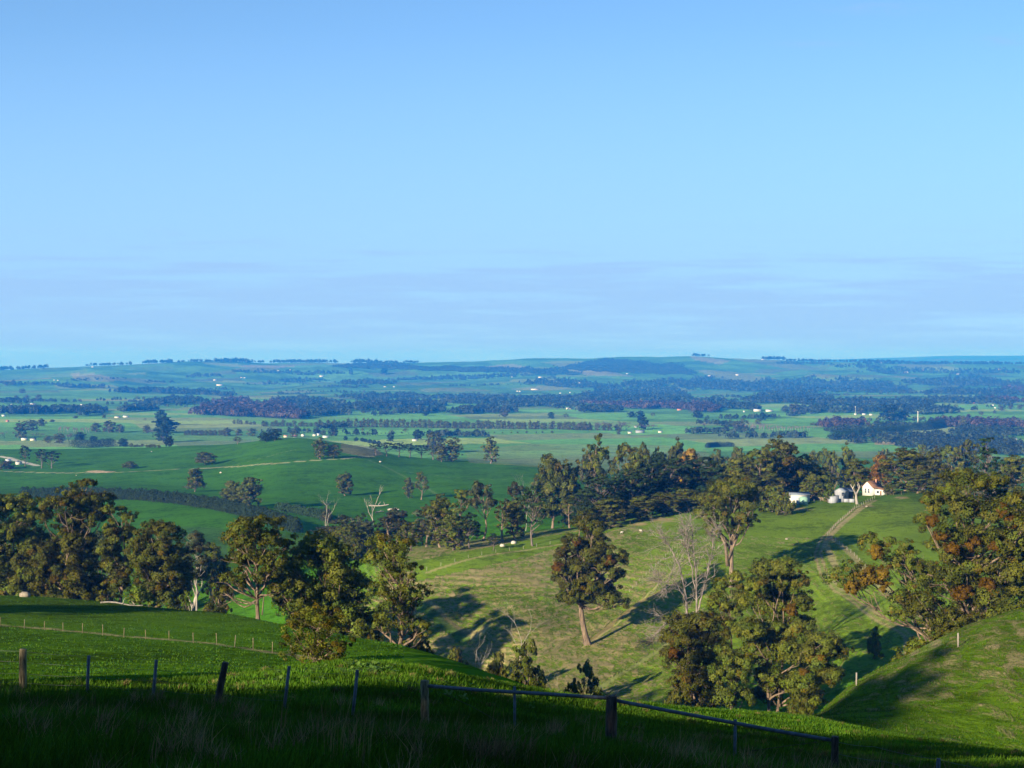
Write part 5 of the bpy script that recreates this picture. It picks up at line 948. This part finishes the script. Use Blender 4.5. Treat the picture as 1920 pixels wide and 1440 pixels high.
# ---- masts
def mast(u, v, vt, label, r=.5, name='radio_mast'):
    loc = PV(u, v); Y = loc[1]; H = -(vt-HV)/F*Y-loc[2]; o = thing(name, label, 'mast', loc)
    b_ = MB(); b_.tube([(0,0,-1),(0,0,H)], [r*1.4, r*.7], 8); b_.obj('pole', M['white_wall'], o)
    b_ = MB()
    for k in range(3): a = k*2.1+.3; b_.box(1.1*math.cos(a)-.35, 1.1*math.cos(a)+.35, 1.1*math.sin(a)-.35, 1.1*math.sin(a)+.35, H-2.6, H-.2)
    b_.box(-1.6, 1.6, -.1, .1, H-1.5, H-1.3); b_.obj('antenna', M['white_wall'], o)
mast(1721, 797, 771, 'tall white comms tower between two dark hedges', .9, 'comms_tower'); mast(1604, 779, 762, 'slim mast beside the white gabled farm', .3)
# ---- pale rocks, logs, sheep
def rock(u, v, s, label, Y=None, seed=0, flat=.7):
    loc = P(u, Y) if Y else PV(u, v); rng = np.random.default_rng(seed+int(u)); n = 10; mb = MB()
    th = np.linspace(0, PI, 7)[1:-1]; V = [(0, 0, s*flat)]; 
    for t in th:
        for p in np.linspace(0, 2*PI, n, endpoint=False):
            r = s*rng.uniform(.8, 1.15); V.append((r*math.sin(t)*math.cos(p), r*math.sin(t)*math.sin(p)*.8, r*flat*math.cos(t)))
    V.append((0, 0, -s*flat)); Q = []; T_ = []
    for i in range(4):
        for j in range(n): Q.append((1+i*n+j, 1+(i+1)*n+j, 1+(i+1)*n+(j+1) % n, 1+i*n+(j+1) % n))
    for j in range(n): T_.append((0, 1+j, 1+(j+1) % n)); T_.append((len(V)-1, 1+4*n+(j+1) % n, 1+4*n+j))
    mb.add(V, Q, T_); o = mb.obj('rock', M['wool' if 'pale' in label else 'stone'], None, True, (loc[0], loc[1], loc[2]+s*flat*.4)); tag(o, label, 'rock')
rock(942, 1025, 1.0, 'left of two pale boulders at the edge of the spur pines'); rock(963, 1020, 1.1, 'right of two pale boulders at the edge of the spur pines')
rock(46, 1117, 1.0, 'round tan boulder on the skyline of the left paddock', Y=257); rock(143, 892, .6, 'pale stone heap on the green left field'); rock(414, 888, 1.2, 'pale stone heap below the farm road')
rock(284, 848, .8, 'pale stone heap high on the left field'); rock(713, 867, 1.2, 'pale stone in front of the windbreak row'); rock(1625, 952, .6, 'grey rock on the bare scrape below the house', seed=3)
rock(1475, 1012, .6, 'grey rock beside the long tree shadow', seed=4)
def log(u, v, L_, r, an, label, Y=None):
    loc = P(u, Y) if Y else PV(u, v); mb = MB(); c, s = math.cos(an)*L_/2, math.sin(an)*L_/2; rng = np.random.default_rng(int(u))
    a = np.array([-c, -s, float(gz(loc[0]-c, loc[1]-s))-loc[2]+r]); b = np.array([c, s, float(gz(loc[0]+c, loc[1]+s))-loc[2]+r*1.6])
    limb(mb, a, b, r, r*.5, rng, .04, 8); limb(mb, (a+b)/2, (a+b)/2+np.array([.8, .4, 1.3])*L_*.12, r*.5, r*.15, rng, .1, 5); limb(mb, a*.2+b*.8, a*.2+b*.8+np.array([-.5, .3, 1.2])*L_*.12, r*.4, r*.1, rng, .1, 5)
    o = mb.obj('fallen_log', M['pale_bark'], None, True, loc); tag(o, label, 'log')
log(710, 950, 14, .6, .1, 'pale fallen log beside the dead forked gum'); log(738, 958, 9, .7, -.5, 'second fallen log, right of the dead forked gum'); log(712, 962, 7, .5, .8, 'short fallen branch below the dead forked gum')
log(228, 1140, 7, .16, .3, 'bleached fallen branch on the paddock crest, left', Y=243); log(1745, 1215, 9, .35, 2.3, 'fallen bleached limb under the leaning gum', Y=232); log(1765, 1200, 7, .35, 2.0, 'second fallen limb under the leaning gum', Y=236)
def sheep(u, v, label, rz, group, Y=None):
    loc = P(u, Y) if Y else PV(u, v); o = thing('sheep', label, 'sheep', loc, rz, group); me = SHEEP; link('body', me, o); return o
bm_ = bpy.data.meshes.new('sk'); V_ = [(0,0,.62),(.35,0,.66),(-.38,0,.64),(.62,0,.80),(.86,0,.74)]; E_ = [(0,1),(0,2),(1,3),(3,4)]
R_ = [(.27,.30),(.25,.27),(.25,.26),(.12,.13),(.075,.09)]
for a, b in ((1, .13), (1, -.13), (2, .13), (2, -.13)):
    i = len(V_); x = V_[a][0]; V_ += [(x, b, .38), (x+(.02 if a == 1 else -.03), b, 0.0)]; E_ += [(a, i), (i, i+1)]; R_ += [(.06, .06), (.035, .035)]
bm_.from_pydata(V_, E_, []); so_ = bpy.data.objects.new('sk', bm_); COL.objects.link(so_); sk_ = so_.modifiers.new('s', 'SKIN'); so_.modifiers.new('u', 'SUBSURF').levels = 1
for i, r in enumerate(R_): bm_.skin_vertices[0].data[i].radius = r
bm_.skin_vertices[0].data[0].use_root = True
dg = bpy.context.evaluated_depsgraph_get(); SHEEP = bpy.data.meshes.new_from_object(so_.evaluated_get(dg)); SHEEP.materials.clear(); SHEEP.materials.append(M['wool']); bpy.data.objects.remove(so_)
sheep(1165, 1003, 'pale sheep standing on the green top of the spur', .2, None)
for u, v in ((1006, 965), (1015, 958), (1202, 1000)): sheep(u, v, 'small pale sheep grazing on the valley slope behind the spur', random.uniform(0, 6), 'sheep grazing on the slope')

# ---------------------------------------------------------------- fences
def post_fence(path, hgt, label, step=None, posts=None, r=.06, wires=3, name='wire_fence', mat='post_wood', jit=.12):
    """path: ground polyline (world xy); equal posts and thin wires"""
    pl = np.asarray(path); seg = np.linalg.norm(np.diff(pl, axis=0), axis=1); cum = np.concatenate([[0], np.cumsum(seg)]); n = int(cum[-1]/step)+1
    base = (pl[0][0], pl[0][1], float(gz(*pl[0]))); o = thing(name, label, 'fence', base); tops = []
    me = None
    for i in range(min(n, 95)):
        s = i*cum[-1]/max(1, n-1); j = int(np.clip(np.searchsorted(cum, s)-1, 0, len(seg)-1)); p = pl[j]+(pl[j+1]-pl[j])*(s-cum[j])/seg[j]; z = float(gz(p[0], p[1]))
        if me is None: mb = MB(); mb.tube([(0,0,-.3),(0,0,hgt*.5),(0,0,hgt)], [r*1.05, r, r*.95], 6); me = mb.mesh('post', M[mat])
        q = link('post', me, o, (p[0]-base[0], p[1]-base[1], z-base[2])); q.scale = (1, 1, random.uniform(1-jit, 1+jit)); q.rotation_euler = (random.gauss(0, .05), random.gauss(0, .05), 0); tops.append((p[0]-base[0], p[1]-base[1], z-base[2]))
    mb = MB()
    for w_ in range(wires):
        f_ = (w_+1)/wires*.93; mb.tube([(a, b, c+hgt*f_) for a, b, c in tops], .0022, 3, False)
    mb.obj('wires', M['wire'], o); return o
post_fence(wline([(0,1175),(60,1180),(160,1188),(280,1199),(400,1209),(500,1224),(560,1231),(620,1240)]), 1.15, 'line of thin posts with dry grass across the left paddock', 4.2, r=.04, wires=1)
post_fence(np.array([P(u, Y)[:2] for u, Y in ((1400,117),(1500,119),(1620,119),(1740,121),(1860,123),(1960,126))]), 1.2, 'post fence along the right-hand hill crest', 9.5, r=.07, mat='pale_bark')
post_fence(wline([(800,1072),(900,1043),(980,1030),(1060,1017),(1100,1008)]), 1.2, 'thin wire fence along the spur beside the pines', 6.5, r=.07, mat='pale_bark')
post_fence(wline([(1100,1003),(1180,985),(1250,966)]), 1.2, 'wire fence below the dark pine grove', 5.5, r=.07)
post_fence(wline([(1640,936),(1605,953),(1572,980),(1552,1004)]), 1.2, 'wire fence running down from the house along the track', 4.5, r=.07, mat='pale_bark')
post_fence(wline([(1560,1012),(1600,1040),(1640,1080)]), 1.2, 'fence continuing down the bank beside the track', 5.5, r=.07, mat='pale_bark')
post_fence(wline([(1180,1110),(1230,1062),(1290,1010)]), 1.0, 'old fence climbing the dry slope right of the lone gum', 3.2, r=.07, mat='pale_bark')
post_fence(wline([(1494,950),(1520,945),(1560,938),(1600,936)]), 1.3, 'short pale posts round the house yard', 5.0, r=.09, mat='pale_bark')
post_fence(wline([(1640,934),(1665,930),(1690,928)]), 1.4, 'rail fence right of the white house', 3.0, r=.08)
post_fence(wline([(350,1142),(300,1135),(240,1130)]), 1.1, 'fence at the foot of the dense bushy gum', 3.0, r=.05)
# stub posts of the old fence seen in front of the left paddock fence
# ---- the near fence and gate
def near_pt(u, v, Y): return np.array([(u-CU)/F*Y, Y, -(v-HV)/F*Y])
def fence_y(u): return 26.0-(u/1920.)*5.0
nf = thing('roadside_fence', 'near wire fence of timber and steel posts at lower left, before the gate', 'fence', (0, 25, -6))
O_ = np.array([0, 25, -6.])
def near_post(par, u0, vt, vb, u1, r, nm, mat, O_=O_, star=False, cap=False):
    Y = fence_y(u0); a = near_pt(u1, vb, Y)-O_; b = near_pt(u0, vt, Y)-O_; a[2] = float(gz(a[0]+O_[0], Y))-O_[2]-.25
    mb = MB(); n = 8 if not star else 3
    t = np.linspace(0, 1, 7)[:, None]; pts = a+(b-a)*t; rr = r*(1.06-.1*t[:, 0])
    if star:
        for k in range(3):
            an = k*2*PI/3+.5; d = np.array([math.cos(an), math.sin(an), 0])*r; pr = np.array([-math.sin(an), math.cos(an), 0])*.004
            mb.add([a-pr, a+d-pr, a+d+pr, a+pr, b-pr, b+d-pr, b+d+pr, b+pr], [(0,3,2,1),(4,5,6,7),(0,1,5,4),(1,2,6,5),(2,3,7,6),(3,0,4,7)])
    else:
        rng = np.random.default_rng(abs(int(u0))); n = 14
        mb.tube(pts, rr, n); V = mb.V[-1]; V[:len(pts)*n, :2] += rng.normal(size=(len(pts)*n, 2))*r*.05
    return mb.obj(nm, M[mat], par, not star)
near_post(nf, 43, 1217, 1296, 43, .065, 'post', 'post_wood')
near_post(nf, 166, 1229, 1300, 162, .032, 'steel_picket', 'steel', star=True)
near_post(nf, 293, 1237, 1300, 284, .032, 'steel_picket', 'steel', star=True)
near_post(nf, 423, 1242, 1340, 401, .060, 'post', 'dark_wood')
near_post(nf, 542, 1249, 1340, 529, .030, 'steel_picket', 'steel', star=True)
near_post(nf, 670, 1256, 1345, 658, .030, 'steel_picket', 'steel', star=True)
near_post(nf, -80, 1205, 1290, -80, .065, 'post', 'post_wood')
WR = [[(-80,1213),(43,1221),(166,1230),(293,1237),(423,1247),(542,1256),(670,1264),(795,1283)],[(-80,1232),(43,1241),(166,1248),(293,1256),(423,1262),(542,1276),(670,1290),(795,1303)],[(-80,1255),(43,1263),(166,1268),(293,1276),(423,1284),(542,1296),(670,1308),(795,1318)],[(-80,1272),(43,1280),(166,1285),(293,1294),(423,1304),(542,1314),(670,1324),(795,1334)]]
def sagged(pts, Yf, dr=.02):
    out = []
    for (u0, v0), (u1, v1) in zip(pts[:-1], pts[1:]):
        for k in range(6):
            t = k/6; u = u0+(u1-u0)*t; v = v0+(v1-v0)*t; p = near_pt(u, v, Yf(u)); p[2] -= dr*4*t*(1-t); out.append(p)
    out.append(near_pt(*pts[-1], Yf(pts[-1][0]))); return np.array(out)
for w_ in WR:
    mb = MB(); mb.tube(sagged(w_ if w_ is WR[0] else w_[:6], fence_y)-O_, .0024, 4); mb.obj('wire', M['wire'], nf)
gt = thing('pipe_rail', 'long steel pipe rail gate across three timber posts at lower right', 'rail', tuple(O_))
near_post(gt, 796, 1276, 1352, 797, .070, 'post', 'post_wood'); near_post(gt, 1147, 1305, 1392, 1145, .095, 'post', 'dark_wood'); near_post(gt, 1566, 1381, 1470, 1564, .058, 'post', 'dark_wood')
near_post(gt, 965, 1287, 1375, 965, .024, 'steel_picket', 'steel', star=True); near_post(gt, 1379, 1349, 1425, 1377, .026, 'steel_picket', 'steel', star=True)
for pts, nm in (([(800,1286),(900,1294),(1020,1301),(1140,1309)], 'pipe'), ([(1153,1313),(1250,1332),(1379,1356),(1470,1373),(1566,1389)], 'pipe')):
    mb = MB(); mb.tube(np.array([near_pt(u, v, fence_y(u)) for u, v in pts])-O_, .030, 12); mb.obj(nm, M['steel'], gt, True)
for u0, v0 in ((1147, 1304),):   # loose wire ends twisted round the big post
    mb = MB(); c = near_pt(u0, v0+6, fence_y(u0))-O_; rng = np.random.default_rng(5)
    for k in range(6):
        d = rng.normal(size=3)*.12; d[2] = abs(d[2]); mb.tube([c, c+d*.6+np.array([0,0,.03]), c+d+np.array([.03,0,.05])], .006, 4)
    mb.obj('wire', M['wire'], gt)
for pts in ([(830,1300),(880,1322),(930,1350),(960,1372)], [(1410,1408),(1480,1398),(1560,1388)]):
    mb = MB(); mb.tube(np.array([near_pt(u, v, fence_y(u)) for u, v in pts])-O_, .005, 4); mb.obj('brace_wire', M['dark_wood'], gt)
rf_ = thing('corner_fence', 'wire fence with a pale steel post at the lower right corner', 'fence', tuple(O_))
near_post(rf_, 1760, 1422, 1500, 1759, .034, 'steel_picket', 'steel', star=True); near_post(rf_, 2010, 1465, 1560, 2010, .060, 'post', 'post_wood')
for w_ in ([(1566,1390),(1640,1400),(1760,1424),(1880,1446),(2010,1472)], [(1566,1412),(1660,1428),(1760,1448),(2010,1500)]):
    mb = MB(); mb.tube(sagged(w_, fence_y)-O_, .0034, 4); mb.obj('wire', M['steel'], rf_)

# ---------------------------------------------------------------- trees beside and behind the camera that shade the foreground
SHT = [ # kind, x, y, height, width
 ('densegum',-79,-5,38,17),('densegum',-88,-5,40,16),('gum',-59,-8,28,15),('gum',-63,-14,27,13),('densegum',-143,111,34,26)]
for i, (kd, x, y, hh, ww) in enumerate(SHT): put_tree(kd, (x, y, float(gz(x, max(y, 2)))-.2), hh, ww, ['tall roadside gum out of the picture to the left','roadside gum behind the left verge','slim roadside gum beside the camera','gum above the left verge','gum beyond the left end of the near paddock','second gum beyond the near paddock','third gum beyond the near paddock'][i], k=i, lod=0)
for i, x in enumerate(range(-64, 30, 5)):
    if x == -34: continue
    put_tree('bush', (x+random.uniform(-2, 2), -11+random.uniform(-3, 3), -1.8), random.uniform(10.6, 12.8), 11, 'unseen shrub added behind the camera to close gaps in the shade', 'hedge shrubs behind the camera', lod=0)

for i, x in enumerate(range(-67, 30, 5)):  # second unseen row, added to block sun leaking onto the verge
    if -40 < x < -33: continue
    put_tree('bush', (x+random.uniform(-1, 1), -15.5, -1.8), random.uniform(7.5, 9), 9, 'unseen shrub added behind the camera to close gaps in the shade', 'hedge shrubs behind the camera', lod=0)
# ---------------------------------------------------------------- grass and weeds of the foreground
def blades(name, label, n, Yr, hr, wr, cols, seed, mat, dens=None, lean=.35, clump=0):
    rng = np.random.default_rng(seed); k = int(n*1.0)
    Y = Yr[0]*(Yr[1]/Yr[0])**rng.random(k); u = rng.uniform(-150, 2070, k); 
    if clump:
        c = rng.integers(0, clump, k); cu = rng.uniform(-100, 2020, clump); cY = Yr[0]*(Yr[1]/Yr[0])**rng.random(clump); u = cu[c]; Y = cY[c]; x = (u-CU)/F*Y; a = rng.uniform(0, 6.3, k); rr = np.abs(rng.normal(size=k))*.10; x = x+rr*np.cos(a); Y = Y+rr*np.sin(a)
    else: x = (u-CU)/F*Y
    if dens is not None: m_ = rng.random(k) < dens(x, Y, CU+F*x/Y); x = x[m_]; Y = Y[m_]
    k = len(x); z = gz(x, Y); h = rng.uniform(*hr, k)*(.6+.6*vnoise(x*.9, Y*.9)); w_ = rng.uniform(*wr, k)
    an = rng.uniform(0, 2*PI, k); dx = np.cos(an)*w_; dy = np.sin(an)*w_; la = rng.uniform(0, 2*PI, k); lx = np.cos(la)*h*lean*rng.random(k)+h*.12; ly = np.sin(la)*h*lean*rng.random(k)
    b = np.stack([x, Y, z-.02], 1); m_ = b+np.stack([lx*.35, ly*.35, h*.6], 1); t = b+np.stack([lx, ly, h], 1); s = np.stack([dx, dy, 0*dx], 1)
    V = np.stack([b-s, b+s, m_+s*.75, m_-s*.75, t+s*.15, t-s*.15], 1).reshape(-1, 3); i = np.arange(k)[:, None]*6
    Q = np.stack([i+[0, 1, 2, 3], i+[3, 2, 4, 5]], 1).reshape(-1, 4)
    cc = np.array(cols)[rng.integers(0, len(cols), k)]*rng.uniform(.7, 1.3, (k, 1))*(.55+.9*vnoise(x*.45+40, Y*.45)*(.4+1.2*vnoise(x*1.7, Y*1.7)))[:, None]; T_ = np.repeat(cc, 2, 0)
    o = link(name, np_mesh(name, V, Q, M[mat], fcol=T_)); tag(o, label, None, None, 'stuff'); print(name, k)
M['grass'] = leafmat('grass blades', (.038, .094, .007), .3, .6, .0); M['straw'] = leafmat('dry grass', (.20, .15, .08), .3, .6, .0)
blades('verge_grass', 'long rough grass of the dark roadside verge', 120000, (9, 27), (.10, .26), (.003, .007), [(1,1,1),(1.2,1.1,.8),(.7,.85,.8),(1.6,1.2,.7)], 71, 'grass', None, .6)
blades('paddock_grass', 'short sunlit grass of the near rise behind the fence', 170000, (24, 92), (.06, .17), (.008, .020), [(1,1,1),(1.2,1.15,.9),(.8,1,1),(1.4,1.25,1)], 72, 'grass', lambda x, Y, u: np.where(Y < 92, 1., 0), .5)
blades('dry_tufts', 'tufts of dead straw grass in the verge', 9000, (9, 27), (.15, .38), (.002, .005), [(1,1,1),(.7,.65,.6),(1.3,1.2,1)], 73, 'straw', None, .7, 130)
blades('rise_weeds', 'yellowed and weedy tufts on the sunlit rise', 16000, (27, 70), (.08, .2), (.006, .014), [(.7,.75,.5),(.5,.8,.3),(1,.9,.7),(.35,.8,.2)], 78, 'straw', None, .7, 170)
blades('dry_stalks', 'single dry seed stalks standing above the verge', 900, (9, 24), (.25, .6), (.0015, .0035), [(1.2,1.1,.9),(.8,.7,.6)], 74, 'straw', None, .22, 60)
blades('slope_tufts', 'straw tufts along the crest of the right slope', 60000, (70, 135), (.08, .22), (.010, .022), [(.8,.8,.8),(.4,.8,.25),(.25,.6,.1),(.3,.7,.1)], 75, 'straw', lambda x, Y, u: ((u > 1440) & (Y > 60)).astype(float)*(.35+.65*(vnoise(x/4, Y/4) > .55)), .6)
blades('hill_grass', 'close-grazed grass tufts of the right-hand slope', 150000, (62, 132), (.06, .16), (.010, .026), [(1,1,1),(1.5,1.25,1),(.7,.85,.8),(1.9,1.35,1.1)], 76, 'grass', lambda x, Y, u: (u > 1380).astype(float), .5)
blades('paddock_tussocks', 'low tussocks speckling the left paddock', 130000, (92, 300), (.07, .20), (.02, .05), [(1,1,1),(1.5,1.2,1),(.55,.75,.8),(1.8,1.3,1)], 77, 'grass', lambda x, Y, u: ((u < 760) & (vnoise(x*.8, Y*.8) > .45)).astype(float), .5)
# docks on the near rise
def docks():
    rng = np.random.default_rng(81)
    spots = [(x, y) for x, y in zip(np.concatenate([rng.normal(640, 45, 22), rng.normal(705, 16, 14), rng.uniform(430, 1000, 26)]), np.concatenate([rng.uniform(37, 43, 22), rng.uniform(40, 43.5, 14), rng.uniform(30, 43, 26)]))]
    for u, Y in spots:
        x, y, z = P(u, Y); V = []; Q = []; n = rng.integers(6, 12)
        for i in range(n):
            a = rng.uniform(0, 6.3); L_ = rng.uniform(.10, .22); w_ = L_*.24; el_ = rng.uniform(.3, 1.2); d = np.array([math.cos(a)*math.cos(el_), math.sin(a)*math.cos(el_), math.sin(el_)]); s = np.array([-math.sin(a), math.cos(a), 0])
            p0 = np.zeros(3); p1 = d*L_*.45; p2 = d*L_*.8-np.array([0,0,.03]); p3 = d*L_-np.array([0,0,.08]); k = len(V); V += [p0-s*.01, p0+s*.01, p1+s*w_, p1-s*w_, p2+s*w_*.8, p2-s*w_*.8, p3+s*.01, p3-s*.01]; Q += [(k,k+1,k+2,k+3),(k+3,k+2,k+4,k+5),(k+5,k+4,k+6,k+7)]
        o = link('dock_weed', np_mesh('dock_weed', V, Q, M['dock'], fcol=np.full((len(Q), 3), rng.uniform(.7, 1.3)))); o.location = (x, y, z+.04); tag(o, 'broad-leaved dock weed on the sunlit rise behind the fence', 'weed', 'dock weeds on the near rise')
M['dock'] = leafmat('dock leaves', (.10, .17, .03), .35, .5, .0)
docks()
print('objects', len(bpy.data.objects))
